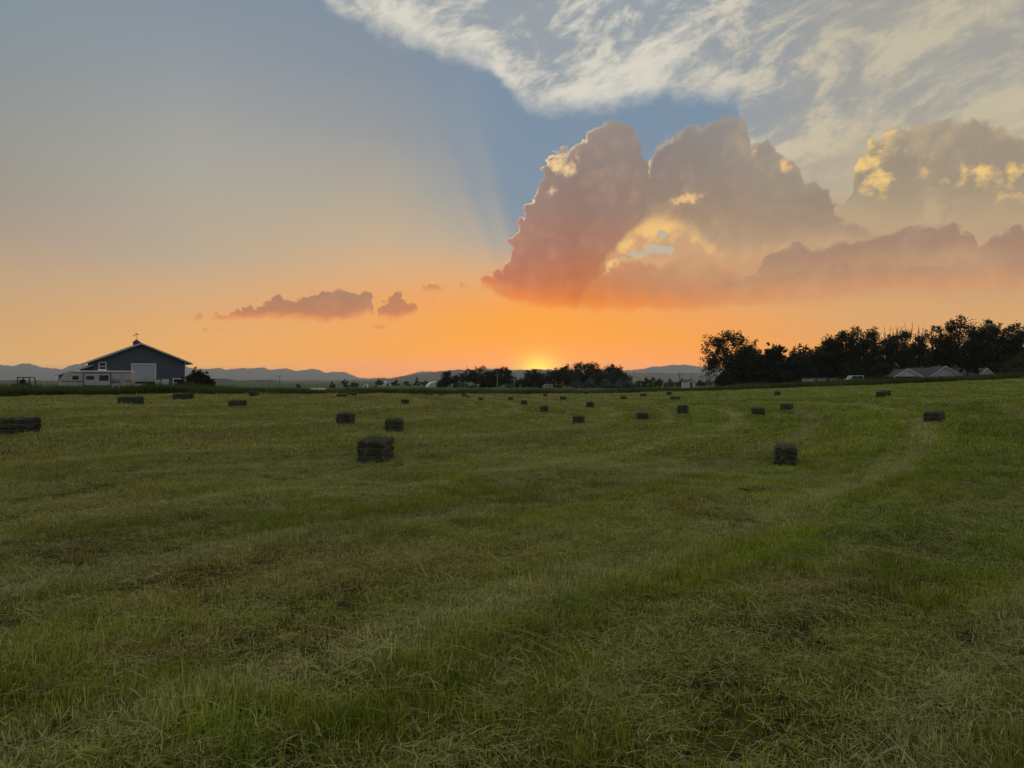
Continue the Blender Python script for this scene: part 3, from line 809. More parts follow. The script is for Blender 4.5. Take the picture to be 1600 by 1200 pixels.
# --- slate coloured barn with rolling door, side lean-to, cupola
def build_barn():
    Y = 129.0
    p = at_depth(220, Y); p.z = 1.5 - 17.5 * Y / F
    b = thing("barn", "large slate blue metal barn with a half open white rolling door and a cupola", "barn", p, R(32))
    D = 15.0
    mb = MB()
    mb.prism([(-7, -.5), (-1.3, -.5), (-1.3, 4.1), (2.2, 4.1), (2.2, -.5), (7, -.5), (7, 4.6), (0, 7.5), (-7, 4.6)], 0, .2)
    mb.prism([(-7, -.5), (7, -.5), (7, 4.6), (0, 7.5), (-7, 4.6)], D - .2, D)
    w = mb.build("wall", M_SLATE, b)
    MB().box(-7, -6.8, .2, D - .2, -.5, 4.6).box(6.8, 7, .2, D - .2, -.5, 4.6).build("side_wall", M_SLATE_SIDE, b)
    MB().box(-6.8, 6.8, .2, D - .2, -.5, -.02).build("floor", M_DARK, b)
    r = MB()
    s = (7.5 - 4.6) / 7
    for q in (-1, 1):
        xe = 8.0 * q
        ze = 7.5 - 8.0 * s
        r.prism([(0, 7.53), (xe, ze + .03), (xe, ze + .18), (0, 7.70)] if q > 0 else [(0, 7.70), (xe, ze + .18), (xe, ze + .03), (0, 7.53)], -.7, D + .7)
    roof = r.build("roof", M_ROOFM, b)
    t = MB()
    for q in (-1, 1):
        t.prism([(0, 7.72), (8.05 * q, 7.5 - 8.05 * s + .2), (8.05 * q, 7.5 - 8.05 * s - .06), (0, 7.46)][::(-q)], -.76, -.705)
        t.prism([(0, 7.72), (8.05 * q, 7.5 - 8.05 * s + .2), (8.05 * q, 7.5 - 8.05 * s - .06), (0, 7.46)][::(-q)], D + .705, D + .76)
        t.box(min(8.005 * q, 8.06 * q), max(8.005 * q, 8.06 * q), -.7, D + .7, 7.5 - 8 * s - .05, 7.5 - 8 * s + .17)
    t.build("fascia", mat("weathered_white_fascia", (0.50, 0.48, 0.45), 0.6, var=0.2, vscale=1), roof)
    c = MB()
    c.box(-.5, .5, 5.5, 6.5, 7.0, 7.95)
    cu = c.build("cupola", M_SLATE, b)
    n = MB()
    A = [(-.68, 5.32, 7.95), (.68, 5.32, 7.95), (.68, 6.68, 7.95), (-.68, 6.68, 7.95)]; T = (0, 6.0, 8.6)
    for i in range(4): n.poly([A[i], A[(i + 1) % 4], T])
    n.poly(A[::-1])
    n.build("cupola_roof", mat("dark_copper_roof", (0.05, 0.03, 0.035), 0.6), cu)
    v = MB()
    v.tube([(0, 6, 8.55), (0, 6, 9.55)], .022, 6)
    v.tube([(-.32, 6, 8.95), (.32, 6, 8.95)], .016, 6); v.tube([(0, 5.68, 8.9), (0, 6.32, 8.9)], .016, 6)
    v.tube([(-.40, 6, 9.2), (.36, 6, 9.44)], .022, 6)
    v.prism([(.26, 9.5), (.48, 9.5), (.32, 9.3)], 5.98, 6.02); v.prism([(-.45, 9.26), (-.26, 9.33), (-.3, 9.15), (-.52, 9.08)], 5.98, 6.02)
    v.prism([(-.15, 9.36), (.08, 9.43), (.2, 9.6), (.1, 9.66), (-.02, 9.54), (-.22, 9.54)], 5.98, 6.02)
    v.build("weathervane", M_DARK, cu)
    MB().box(-1.3, 2.2, .05, .12, 1.2, 4.1).build("rolling_door", M_DOORW, b)
    MB().box(-1.45, -1.3, -.03, .02, -.2, 4.25).box(2.2, 2.35, -.03, .02, -.2, 4.25).box(-1.3, 2.2, -.03, .02, 4.1, 4.25).build("door_frame", M_WHITE, b)
    for (x0, x1, z0, z1, blind) in ((-6.25, -5.1, 2.95, 4.45, True), (4.95, 6.2, .25, 1.75, False)):
        f = MB()
        e = .13
        f.box(x0, x0 + e, -.05, -.002, z0, z1).box(x1 - e, x1, -.05, -.002, z0, z1).box(x0 + e, x1 - e, -.05, -.002, z0, z0 + e).box(x0 + e, x1 - e, -.05, -.002, z1 - e, z1)
        zm = (z0 + z1) / 2
        f.box(x0 + e, x1 - e, -.045, -.002, zm - .05, zm + .05)
        fo = f.build("window", M_WHITE, b)
        MB().box(x0 + e, x1 - e, -.02, -.004, z0 + e, zm - .05).box(x0 + e, x1 - e, -.02, -.004, zm + .05, z1 - e).build("pane", M_GLASS, fo)
    MB().box(6.88, 7.03, -.03, -.003, -.4, 4.6).box(7.003, 7.03, 0, .15, -.4, 4.6).build("corner_trim", M_WHITE, b)
    # lean-to on the left side
    l = MB()
    l.prism([(-11.6, -.5), (-7.01, -.5), (-7.01, 3.78), (-11.6, 2.32)], .4, .55)
    l.prism([(-11.6, -.5), (-7.01, -.5), (-7.01, 3.78), (-11.6, 2.32)], 12.0, 12.15)
    l.box(-11.6, -11.45, .55, 12, -.5, 2.32)
    lw = l.build("lean_to", M_SLATE, b)
    lr = MB(); lr.prism([(-12.1, 2.2), (-7.02, 3.82), (-7.02, 3.97), (-12.1, 2.35)], -.1, 12.5)
    lr.build("lean_to_roof", M_ROOFM, lw)
    f2 = MB(); f2.prism([(-12.15, 2.14), (-7.02, 3.79), (-7.02, 4.0), (-12.15, 2.38)], -.15, -.103)
    f2.build("lean_to_fascia", mat("lean_to_trim", (0.45, 0.45, 0.45), 0.5), lw)
build_barn()

# --- travel trailer
def build_rv():
    Y = 112.0
    p = at_depth(150, Y); p.z = 1.5 - 18.8 * Y / F
    t = thing("travel_trailer", "beige travel trailer with dark stripes and windows parked in front of the barn", "camper", p, R(14))
    # profile (x to the right, z up); the nose is on the left
    prof = [(-4.45, .55), (-4.75, .95), (-4.62, 1.4), (-4.25, 2.0), (-3.65, 2.5), (-3.0, 2.72), (4.6, 2.72), (4.75, 2.6), (4.75, .5), (-4.2, .5)]
    b = MB().prism(prof[::-1], 0, 2.3)
    b.build("body", M_RV, t, bevel=.04)
    s = MB()
    s.prism([(-4.66, 1.16), (4.75, 1.08), (4.75, 1.2), (-4.62, 1.26)][::-1] if False else [(-4.62, 1.26), (4.75, 1.2), (4.75, 1.06), (-4.66, 1.14)][::-1], -.008, -.001)
    s.prism([(-1.8, .62), (.6, .84), (1.4, 1.0), (3.2, 1.04), (3.2, .96), (1.4, .86), (.4, .66), (-.6, .58)], -.012, -.003)
    s.prism([(.4, 1.24), (2.0, 1.34), (4.75, 1.34), (4.75, 1.44), (1.9, 1.46)], -.012, -.003)
    s.build("stripe", M_RVG, t)
    MB().prism([(-4.45, .55), (-4.75, .95), (-4.62, 1.4), (-4.25, 2.0), (-3.65, 2.5), (-3.0, 2.72), (-3.0, 2.76), (-3.7, 2.56), (-4.32, 2.04), (-4.7, 1.42), (-4.84, .95), (-4.5, .5)], -.02, .06).build("nose_trim", M_WHITE, t)
    sl = MB().box(-1.55, 2.0, -.30, -.02, .62, 2.42)
    slo = sl.build("slide_out", M_RV, t, bevel=.03)
    e = .1
    MB().box(-1.6, -1.5, -.33, -.301, .57, 2.47).box(1.95, 2.05, -.33, -.301, .57, 2.47).box(-1.5, 1.95, -.33, -.301, 2.37, 2.47).build("slide_out_trim", M_RVG, slo)
    MB().box(-1.2, -.15, -.325, -.302, 1.45, 2.0).build("window", M_GLASS, slo, bevel=.02)
    MB().box(.5, 1.75, -.325, -.302, 1.3, 2.1).build("window", M_GLASS, slo, bevel=.02)
    MB().box(-3.1, -2.3, -.02, -.001, 1.45, 2.0).build("window", M_GLASS, t, bevel=.015)
    MB().box(3.25, 3.95, -.03, -.001, .55, 2.35).build("entry_door", mat("trailer_door", (0.33, 0.32, 0.30), 0.45), t)
    aw = MB().tube([(-3.0, -.09, 2.66), (4.5, -.09, 2.66)], .085, 10)
    aw.build("awning_roll", M_WHITE, t)
    MB().box(.05, .95, .7, 1.6, 2.73, 2.98).build("air_conditioner", M_WHITE, t, bevel=.08)
    MB().box(-2.85, -2.45, .8, 1.3, 2.73, 2.88).build("roof_vent", M_WHITE, t, bevel=.04)
    for x in (2.25, 3.0):
        w = MB().wheel(x, .12, .34, .34, .22)
        wo = w.build("wheel", M_BLACK, t)
        MB().wheel(x, -.005, .34, .17, .03).build("rim", M_GALV, wo)
    h = MB().tube([(-4.5, .7, .45), (-5.6, 1.15, .45)], .05, 6).tube([(-4.5, 1.6, .45), (-5.6, 1.15, .45)], .05, 6).tube([(-5.35, 1.15, .05), (-5.35, 1.15, .8)], .04, 6)
    h.build("tow_hitch", M_DARK, t)
    MB().wheel(-4.95, .95, .72, .15, .5, 'x').wheel(-4.95, 1.35, .72, .15, .5, 'x').build("gas_bottle", M_WHITE, t)
build_rv()

# --- utility vehicle on the far left
def build_utv():
    Y = 104.0
    p = at_depth(41, Y); p.z = 1.5 - 20.5 * Y / F
    t = thing("utility_vehicle", "small open utility vehicle with dark roof on posts behind the tall grass", "vehicle", p, R(8))
    MB().box(-.75, .75, -.9, 1.0, .38, .80).build("body", M_GREENP, t, bevel=.06)
    MB().prism([(.78, .8), (1.75, .74), (1.8, .45), (.78, .45)], -.62, .62).build("hood", M_GREENP, t, bevel=.05)
    MB().prism([(-.86, 1.72), (-.8, 1.86), (.74, 1.86), (.84, 1.72)], -.8, .9).build("roof", M_DARK, t, bevel=.04)
    for x0, x1 in ((-.78, -.74), (.86, .72)):
        for y in (-.72, .82):
            MB().tube([(x0, y, .7), (x1, y, 1.74)], .085, 8).build("post", M_DARK, t)
    MB().box(-.5, .12, -.7, .8, .8, 1.0).box(-.56, -.42, -.7, .8, 1.0, 1.5).build("seat", M_BLACK, t, bevel=.05)
    MB().tube([(.6, -.35, .8), (.32, -.35, 1.12)], .025, 6).tube([(.3 + .05 * math.cos(a) , -.35 + .19 * math.cos(a * 1.0), 1.12 + .17 * math.sin(a)) for a in np.linspace(0, 2 * math.pi, 14)], .018, 6).build("steering_wheel", M_BLACK, t)
    MB().box(-1.5, -.8, -.75, .85, .62, .98).build("cargo_bed", M_GREENP, t, bevel=.04)
    for x in (-1.0, 1.15):
        for y in (-.72, .72):
            MB().wheel(x, y, .33, .33, .24).build("wheel", M_BLACK, t)
build_utv()

# --- small utility trailer in front of the rolling door
def build_cart():
    Y = 122.0
    p = at_depth(216.5, Y); p.z = 1.5 - 17.6 * Y / F
    t = thing("utility_trailer", "low white utility trailer standing in front of the open barn door", "trailer", p, R(20))
    m = MB().box(-.85, .85, -.5, 1.4, .42, .5).box(-.85, .85, -.5, -.45, .5, .8).box(-.85, -.8, -.45, 1.4, .5, .8).box(.8, .85, -.45, 1.4, .5, .8)
    m.build("bed", M_WHITE, t)
    for x in (-.97, .97):
        wo = MB().wheel(x, .45, .28, .28, .18, 'x').build("wheel", M_BLACK, t)
    MB().wheel(.1, -.56, .36, .17, .05).build("spare_wheel", mat("white_wheel", (.6, .6, .6), .5), t)
    MB().tube([(0, -.5, .44), (0, -1.5, .44)], .04, 6).build("drawbar", M_DARK, t)
build_cart()

def build_tank():
    Y = 123.0
    p = at_depth(248, Y); p.z = 1.5 - 17 * Y / F
    t = thing("water_tank", "upright beige tank with a rounded top beside the barn door", "tank", p)
    prof = [(0, -.2), (.4, -.2), (.42, 0), (.42, .95), (.38, 1.15), (.26, 1.3), (.1, 1.36), (.1, 1.42), (0, 1.42)]
    V = []; Fc = []
    n = 16
    for r_, z in prof:
        for k in range(n):
            V.append((r_ * math.cos(2 * math.pi * k / n), r_ * math.sin(2 * math.pi * k / n), z))
    for i in range(len(prof) - 1):
        for k in range(n):
            Fc.append((i * n + k, i * n + (k + 1) % n, (i + 1) * n + (k + 1) % n, (i + 1) * n + k))
    o = np_mesh("shell", V, Fc, M_TANK, t, smooth=True)
    MB().tube([(.36, -.3, .1), (.52, -.42, .1)], .03, 6).build("valve", M_DARK, t)
build_tank()
def build_cabinet():
    Y = 122.5
    p = at_depth(258, Y); p.z = 1.5 - 17 * Y / F
    t = thing("metal_shed", "narrow white ribbed metal cabinet against the barn wall", "cabinet", p, R(20))
    MB().box(-.48, .48, 0, .7, -.2, 1.42).build("body", M_GALV, t)
    MB().box(-.52, .52, -.04, .74, 1.42, 1.47).build("top", M_WHITE, t)
    MB().box(.02, .05, -.03, -.001, .5, .8).build("handle", M_DARK, t)
build_cabinet()

# --- low farmhouse and carport among the right hand trees
def gable_block(parent, cx, hw, eave, ridge_h, y0, y1, wallname="wall", over=.45, post=False):
    """front facing gable, y0 is the front"""
    w = MB()
    if not post:
        w.box(cx - hw, cx + hw, y0 + .05, y1, -1.0, eave)
    g_ = MB().prism([(cx - hw, eave), (cx + hw, eave), (cx, ridge_h)], y0, y0 + .12)
    s = (ridge_h - eave) / hw
    r = MB()
    xe = hw + over
    for q in (-1, 1):
        P_ = [(cx, ridge_h + .02), (cx + q * xe, ridge_h - s * xe + .02), (cx + q * xe, ridge_h - s * xe + .16), (cx, ridge_h + .18)]
        r.prism(P_ if q > 0 else P_[::-1], y0 - .35, y1)
    if w.v: w.build(wallname, M_HWALL, parent)
    g_.build("gable", M_GABLE, parent)
    ro = r.build("roof", M_SHING, parent)
    f = MB()
    for q in (-1, 1):
        P_ = [(cx, ridge_h + .2), (cx + q * xe, ridge_h - s * xe + .18), (cx + q * xe, ridge_h - s * xe - .04), (cx, ridge_h - .02)]
        f.prism(P_ if q > 0 else P_[::-1], y0 - .40, y0 - .352)
    f.build("bargeboard", M_WHITE, ro)
    return ro
def win(parent, x0, x1, z0, z1, y):
    e = .08
    f = MB().box(x0, x0 + e, y - .05, y - .002, z0, z1).box(x1 - e, x1, y - .05, y - .002, z0, z1).box(x0 + e, x1 - e, y - .05, y - .002, z0, z0 + e).box(x0 + e, x1 - e, y - .05, y - .002, z1 - e, z1)
    fo = f.build("window", M_WHITE, parent)
    MB().box(x0 + e, x1 - e, y - .03, y - .004, z0 + e, z1 - e).build("pane", M_GLASS, fo)

def build_house():
    Y = 183.0
    p = at_depth(1474, Y); p.z = 1.5 - 4 * Y / F
    h = thing("farmhouse", "low farmhouse with a dark shingle roof and a wide white gable under the trees", "house", p, R(-5))
    k = Y / F
    e, rg = .75, 3.2
    gable_block(h, 0, 3.6, e, rg, -1.0, 6.0)
    # main roof running left and right behind the gable
    m = MB().box(-8.2, 11.5, 1.2, 9, -1.0, e + .05)
    m.build("side_wall", M_HWALL, h)
    r = MB()
    n = len(r.v)
    r.v += [(-8.6, .6, e), (11.9, .6, e), (11.9, 9.6, e), (-8.6, 9.6, e), (-6.5, 5.1, 3.0), (9.6, 5.1, 3.0)]
    r.f += [(0, 1, 5, 4), (1, 2, 5), (2, 3, 4, 5), (3, 0, 4), (0, 3, 2, 1)]; r.mi += [0] * 5
    r.build("main_roof", M_SHING, h)
    gable_block(h, 9.6, 1.5, e + .55, 2.75, -.2, 5.0, "wing_wall", .25)
    for x in (-2.4, -.5, 1.4):
        win(h, x, x + .9, -.5, .55, -.95)
    MB().box(-4.3, -4.1, .9, 1.1, -1, e).build("porch_post", M_WHITE, h)
    MB().box(4.6, 5.3, 4.4, 5.1, 2.6, 3.7).build("chimney", M_HWALL, h)
build_house()
def build_carport():
    Y = 179.0
    p = at_depth(1418.5, Y); p.z = 1.5 - 4 * Y / F
    c = thing("carport", "open carport with a white gable on posts left of the farmhouse", "carport", p, R(-3))
    gable_block(c, 0, 3.0, .85, 2.45, 0, 8, post=True, over=.35)
    for x in (-2.9, 2.9):
        for y in (.2, 7.6):
            MB().box(x - .09, x + .09, y - .09, y + .09, -1.2, .85).build("post", M_WHITE, c)
    MB().box(-2.9, 2.9, 7.7, 7.85, -1.2, .9).build("back_wall", M_HWALL, c)
build_carport()
def build_low_shed():
    Y = 176.0
    p = at_depth(1287, Y); p.z = tz(p.x, p.y) + .15
    s = thing("long_shed", "long low white shed at the foot of the dark tree belt", "shed", p, R(4))
    MB().box(-3.3, 3.3, 0, 4, -.8, .95).build("wall", M_GABLE, s)
    MB().prism([(-3.6, .9), (3.6, .9), (3.6, 1.02), (-3.6, 1.02)], -.4, 4.4).build("roof", M_SHING, s)
    MB().box(.6, 1.5, -.03, -.001, -.5, .75).build("door", M_DARK, s)
    win(s, -2.3, -1.3, .1, .7, -.0)
    win(s, 2.0, 2.9, .1, .7, -.0)
build_low_shed()
def build_van():
    Y = 172.0
    p = at_depth(1334, Y); p.z = tz(p.x, p.y) - .3
    v = thing("parked_van", "pale parked van half hidden under the trees between shed and carport", "van", p, R(12))
    MB().prism([(-1.9, .4), (-1.95, .95), (-1.4, 1.05), (-.9, 1.75), (1.9, 1.8), (2.0, .4)][::-1], -.85, .85).build("body", mat("pale_van_paint", (.35, .36, .38), .35), v, bevel=.08)
    MB().prism([(-1.25, 1.1), (-.85, 1.62), (.2, 1.65), (.2, 1.1)][::-1], -.87, -.852).build("window", M_GLASS, v)
    MB().prism([(.4, 1.1), (.4, 1.65), (1.6, 1.66), (1.6, 1.1)][::-1], -.87, -.852).build("window", M_GLASS, v)
    for x in (-1.25, 1.3):
        MB().wheel(x, -.75, .34, .34, .22).build("wheel", M_BLACK, v)
        MB().wheel(x, .75, .34, .34, .22).build("wheel", M_BLACK, v)
build_van()

# --- round roofed greenhouse, sheds and vehicles in the distance
def build_dome():
    Y = 330.0
    p = at_depth(686, Y)
    d = thing("quonset_hut", "white round-roofed quonset hut showing left of the middle trees", "hut", p, R(12))
    n = 18
    m = MB()
    arc = [(4.6 * math.cos(a), 2.5 * math.sin(a)) for a in np.linspace(0, math.pi, n)]
    V = [(x, 0, z) for x, z in arc] + [(x, 12, z) for x, z in arc]
    m.v = V
    for i in range(n - 1):
        m.f.append((i, i + 1, n + i + 1, n + i)); m.mi.append(0)
    m.build("roof", mat("white_hut_cover", (.66, .67, .70), .5, wave=(1, .5, .04)), d, smooth=True)
    MB().prism([(x * .985, z * .985) for x, z in arc], .1, .25).build("end_wall", M_GALV, d)
    MB().prism([(x * .985, z * .985) for x, z in arc], 11.7, 11.85).build("end_wall", M_GALV, d)
    MB().box(-1.2, 1.2, .03, .09, 0, 1.8).build("door", M_DARK, d)
build_dome()
def build_shed(px, Y, w, dpt, eave, rid, name, label, cat, rz, wall, roof, zoff=0.0, door=True):
    p = at_depth(px, Y); p.z += zoff
    s = thing(name, label, cat, p, R(rz))
    MB().prism([(-w / 2, -.6), (w / 2, -.6), (w / 2, eave), (0, rid), (-w / 2, eave)], 0, dpt).build("wall", wall, s)
    k = (rid - eave) / (w / 2); xe = w / 2 + .25
    r = MB()
    for q in (-1, 1):
        P_ = [(0, rid + .01), (q * xe, rid - k * xe + .01), (q * xe, rid - k * xe + .12), (0, rid + .13)]
        r.prism(P_ if q > 0 else P_[::-1], -.25, dpt + .25)
    r.build("roof", roof, s)
    if door:
        MB().box(-w * .18, w * .18, -.03, -.001, -.4, eave * .9).build("door", M_DARK, s)
build_shed(486, 200, 2.6, 3.4, 1.1, 1.55, "loafing_shed", "low grey-roofed shed sunk behind the left field edge", "shed", -62, M_DARK, M_GALV, 0.0)
build_shed(1080, 300, 3.4, 4, 2.0, 2.7, "garden_shed", "small white shed with a dark open doorway left of the airy tree", "shed", 25, M_GABLE, M_SHING, 0.2)
build_shed(571, 520, 2.6, 3, 2.2, 2.8, "white_hut", "tiny white hut far across the plain below the gap in the mountains", "hut", 0, M_WHITE, M_GALV, 0.3, True)
build_shed(606, 800, 9, 12, 3, 4.8, "distant_barn", "distant grey barn among small trees on the plain", "barn", 40, M_GALV, M_GALV, 0.0, True)
def build_camper():
    Y = 322.0
    p = at_depth(856, Y)
    p.z -= .3
    t = thing("parked_camper", "whitish camper standing in the gap between the two middle trees below the sun", "camper", p, R(10))
    MB().prism([(-2.6, .5), (-2.9, 1.2), (-2.1, 2.0), (-1.6, 2.5), (2.6, 2.6), (2.7, .5)][::-1], -1.0, 1.0).build("body", mat("dull_white_paint", (.30, .27, .25), .45), t, bevel=.08)
    MB().box(-1.4, -.5, -1.02, -1.001, 1.4, 2.0).build("window", M_GLASS, t)
    MB().box(.4, 1.6, -1.02, -1.001, 1.4, 2.0).build("window", M_GLASS, t)
    for x in (.2, .9):
        MB().wheel(x, -.9, .33, .33, .2).build("wheel", M_BLACK, t)
    MB().tube([(-2.7, 0, .5), (-3.7, 0, .5)], .05, 6).build("tow_bar", M_DARK, t)
    t.scale = (.75, .75, .72)
build_camper()

def pole(px, Y, top, label, pale=False, arms=1):
    p = at_depth(px, Y)
    h = CAMZ + (HY - top) * Y / F - p.z
    o = thing("utility_pole", label, "pole", p, R(random.uniform(-30, 30)), "utility poles on the plain")
    mm = mat("pale_pole_wood", (.34, .31, .27), .8, var=.3) if pale else M_WOOD
    MB().tube([(0, 0, -.5), (0, 0, h)], [.16, .11], 8).build("post", mm, o)
    for k in range(arms):
        MB().box(-1.1, 1.1, -.16, -.06, h - .55 - k * .9, h - .42 - k * .9).build("crossarm", mm, o)
        for x in (-1.0, 0.0, 1.0):
            MB().tube([(x, -.11, h - .42 - k * .9), (x, -.11, h - .2 - k * .9)], .05, 6).build("insulator", M_DARK, o)
random.seed(3)
pole(437, 420, 586, "dark utility pole against the left foothills", arms=1)
pole(1062, 330, 582, "dark utility pole between the middle trees and the dark tree belt", arms=2)
pole(777, 300, 584, "pale pole in front of the third middle tree", True, 1)
pole(803.5, 310, 583, "pale pole standing in the gap left of the setting sun", True, 1)
# ------------------------------------------------------------------ trees and shrubs
M_BARK = mat("tree_bark", (0.030, 0.025, 0.020), 0.95, var=0.4, vscale=3, spec=0.1)
M_LEAF = mat("dark_leaves", (0.026, 0.034, 0.012), 0.7, c2=(0.014, 0.020, 0.008), vscale=0.6, spec=0.15, trans=0.15, perobj=0.3)
M_LEAF2 = mat("bright_leaves", (0.060, 0.080, 0.022), 0.6, c2=(0.035, 0.052, 0.016), vscale=0.6, spec=0.15, trans=0.25, perobj=0.25)
M_PINE = mat("conifer_needles", (0.016, 0.022, 0.011), 0.7, c2=(0.009, 0.013, 0.007), vscale=0.7, spec=0.1, trans=0.1, perobj=0.25)
M_OLIVE = mat("silver_grey_leaves", (0.150, 0.165, 0.125), 0.7, c2=(0.085, 0.100, 0.070), vscale=0.8, spec=0.15, trans=0.25, perobj=0.2)
M_RED = mat("reddish_leaves", (0.060, 0.040, 0.025), 0.7, c2=(0.030, 0.030, 0.016), vscale=0.9, spec=0.1, trans=0.2)

def leaf_faces(P, size, rs, flat=0.0):
    n = len(P)
    a = rs.normal(size=(n, 3)); a[:, 2] *= (1 - flat)
    a /= np.linalg.norm(a, axis=1, keepdims=True)
    b = np.cross(a, rs.normal(size=(n, 3))); b /= np.linalg.norm(b, axis=1, keepdims=True) + 1e-9
    s = size * rs.uniform(.55, 1.3, size=(n, 1))
    V = np.stack([P - a * s, P + b * s * .55, P + a * s, P - b * s * .55], 1).reshape(-1, 3)
    Q = np.arange(4 * n).reshape(-1, 4)
    return V, Q

def tree(name, label, px, Y, top, wpx, seed, cat="tree", style='round', leaves=2600, leaf=.22, m=None, trunk=.34, group=None, lobes=16, dz=0.0, gaps=1.0):
    rs = np.random.RandomState(seed); rnd = random.Random(seed)
    p = at_depth(px, Y); p.z += dz
    H = CAMZ + (HY - top) * Y / F - p.z
    W = wpx * Y / F
    t = thing(name, label, cat, p, rnd.uniform(0, 6.28), group)
    m = m or M_LEAF
    # crown lobes inside the envelope
    L = []
    tries = 0
    while len(L) < lobes and tries < 4000:
        tries += 1
        u = rs.normal(size=3); u /= np.linalg.norm(u)
        rr = rs.uniform(.25, 1.0) ** .6
        if style == 'round':
            c = np.array([u[0] * W * .5 * rr, u[1] * W * .5 * rr, H * .60 + u[2] * H * .38 * rr]); r = W * rs.uniform(.11, .20)
        elif style == 'broad':
            c = np.array([u[0] * W * .5 * rr, u[1] * W * .45 * rr, H * .55 + u[2] * H * .42 * rr]); r = W * rs.uniform(.11, .19)
        elif style == 'column':
            zz = rs.uniform(.1, 1.0); w = W * .5 * (1 - .55 * abs(zz - .45) - .35 * zz ** 3)
            c = np.array([u[0] * w, u[1] * w, zz * H]); r = W * rs.uniform(.20, .32)
        elif style == 'pine':
            zz = rs.uniform(.06, .97); w = W * .5 * (1 - zz) ** .8 + W * .04
            c = np.array([u[0] * w, u[1] * w, zz * H]); r = W * (.10 + .12 * (1 - zz))
        else:  # bush
            zz = abs(u[2])
            c = np.array([u[0] * W * .46 * rr, u[1] * W * .46 * rr, H * (.12 + .78 * zz * rr)]); r = W * rs.uniform(.16, .26)
        r = min(r, H * .22)
        if c[2] + r * .8 > H: c[2] = H - r * .8
        if c[2] < r * .4: c[2] = r * .4
        if any(np.linalg.norm(c - q[0]) < gaps * .50 * (r + q[1]) for q in L):
            continue
        L.append((c, r))
    if style in ('round', 'broad', 'column', 'pine', 'bush'):   # one lobe reaches the top
        L.append((np.array([rs.uniform(-.06, .06) * W, 0, H - W * .06]), W * .09))
    # trunk and limbs, one mesh
    mb = MB()
    tr = max(.05, H * .018) if style != 'bush' else .04
    lean = np.array([rs.uniform(-.05, .05) * H, rs.uniform(-.05, .05) * H, 0])
    hh = H * (.97 if style in ('pine', 'column') else .72)
    mb.tube([(0, 0, -.6), (lean[0] * .2, lean[1] * .2, hh * .3), (lean[0] * .6, lean[1] * .6, hh * .65), (lean[0], lean[1], hh)], [tr * 1.25, tr, tr * .6, tr * .15], 7)
    for c, r in L:
        z0 = max(H * .08, min(hh * .9, c[2] * rs.uniform(.45, .7)))
        k = z0 / hh
        a = np.array([lean[0] * k, lean[1] * k, z0])
        mid = a * .45 + c * .55 + np.array([0, 0, -r * .3])
        mb.tube([a, mid, c], [tr * .42, tr * .25, tr * .06], 5, cap=False)
        for q in range(3):
            u = rs.normal(size=3); u /= np.linalg.norm(u)
            mb.tube([mid * .4 + c * .6, c + u * r * .95], [tr * .12, tr * .03], 4, cap=False)
    mb.build("trunk", M_BARK, t, smooth=True)
    tot = sum(r ** 2 for _, r in L)
    P = []
    for c, r in L:
        n = max(16, int(leaves * 2.1 * r * r / tot))
        sub = max(4, n // 22)
        u = rs.normal(size=(sub, 3)); u /= np.linalg.norm(u, axis=1, keepdims=True)
        sc_ = c + u * r * rs.uniform(.35, 1.05, size=(sub, 1)) * np.array([1, 1, .85])
        idx = rs.randint(0, sub, n)
        P.append(sc_[idx] + rs.normal(size=(n, 3)) * r * .22)
    P = np.concatenate(P)
    P[:, 2] = np.clip(P[:, 2], .02, None)
    V, Q = leaf_faces(P, leaf, rs)
    np_mesh("crown", V, Q, m, t)
    return t

def twiggy(name, label, px, Y, top, wpx, seed, group=None):
    """dying upright tree: bare spikes over a thin crown"""
    t = tree(name, label, px, Y, top + 14, wpx, seed, style='column', leaves=1500, leaf=.2, lobes=9, group=group)
    rs = np.random.RandomState(seed + 99)
    H = CAMZ + (HY - top) * Y / F - t.location.z
    W = wpx * Y / F
    mb = MB()
    for k in range(13):
        a = np.array([rs.uniform(-.25, .25) * W, rs.uniform(-.25, .25) * W, H * rs.uniform(.45, .7)])
        b = a + np.array([rs.uniform(-.18, .18) * W, rs.uniform(-.18, .18) * W, H * rs.uniform(.2, .38)])
        b[2] = min(b[2], H)
        mb.tube([a, (a + b) / 2 + rs.normal(size=3) * .08, b], [.09, .06, .02], 4, cap=False)
        for q in range(3):
            f = rs.uniform(.4, .9); s = a * (1 - f) + b * f
            mb.tube([s, s + np.array([rs.uniform(-.5, .5), rs.uniform(-.5, .5), rs.uniform(.4, 1.0)])], [.04, .012], 4, cap=False)
    mb.build("bare_branches", M_BARK, t)
    return t

GB = "trees of the dark belt on the right"
GM = "trees in the middle below the sun"
# right hand belt, near row from left to right
tree("airy_tree", "airy broad tree with sky showing through, leftmost of the dark belt", 1136, 188, 519, 82, 1, style='broad', leaves=4200, leaf=.24, lobes=34, group=GB, gaps=1.12)
tree("dense_tree", "dense round-topped tree just right of the airy leftmost tree", 1178, 194, 532, 52, 2, leaves=3600, leaf=.26, lobes=30, group=GB, style='bush')
tree("dense_tree", "dark tree with a narrow pointed top, third of the belt from the left", 1200, 190, 536, 42, 3, leaves=3000, leaf=.26, style='bush', lobes=26, group=GB)
tree("feathery_tree", "small tree with a tuft above the gap of light in the belt", 1219, 189, 539, 26, 4, leaves=1500, style='column', lobes=14, group=GB)
tree("dense_tree", "low dense tree right of the small gap of light in the belt", 1247, 190, 538, 44, 5, leaves=3000, leaf=.26, style='bush', lobes=26, group=GB)
tree("dense_tree", "dark bushy tree behind the left end of the long white shed", 1275, 196, 540, 44, 6, leaves=2800, leaf=.26, style='bush', lobes=24, group=GB)
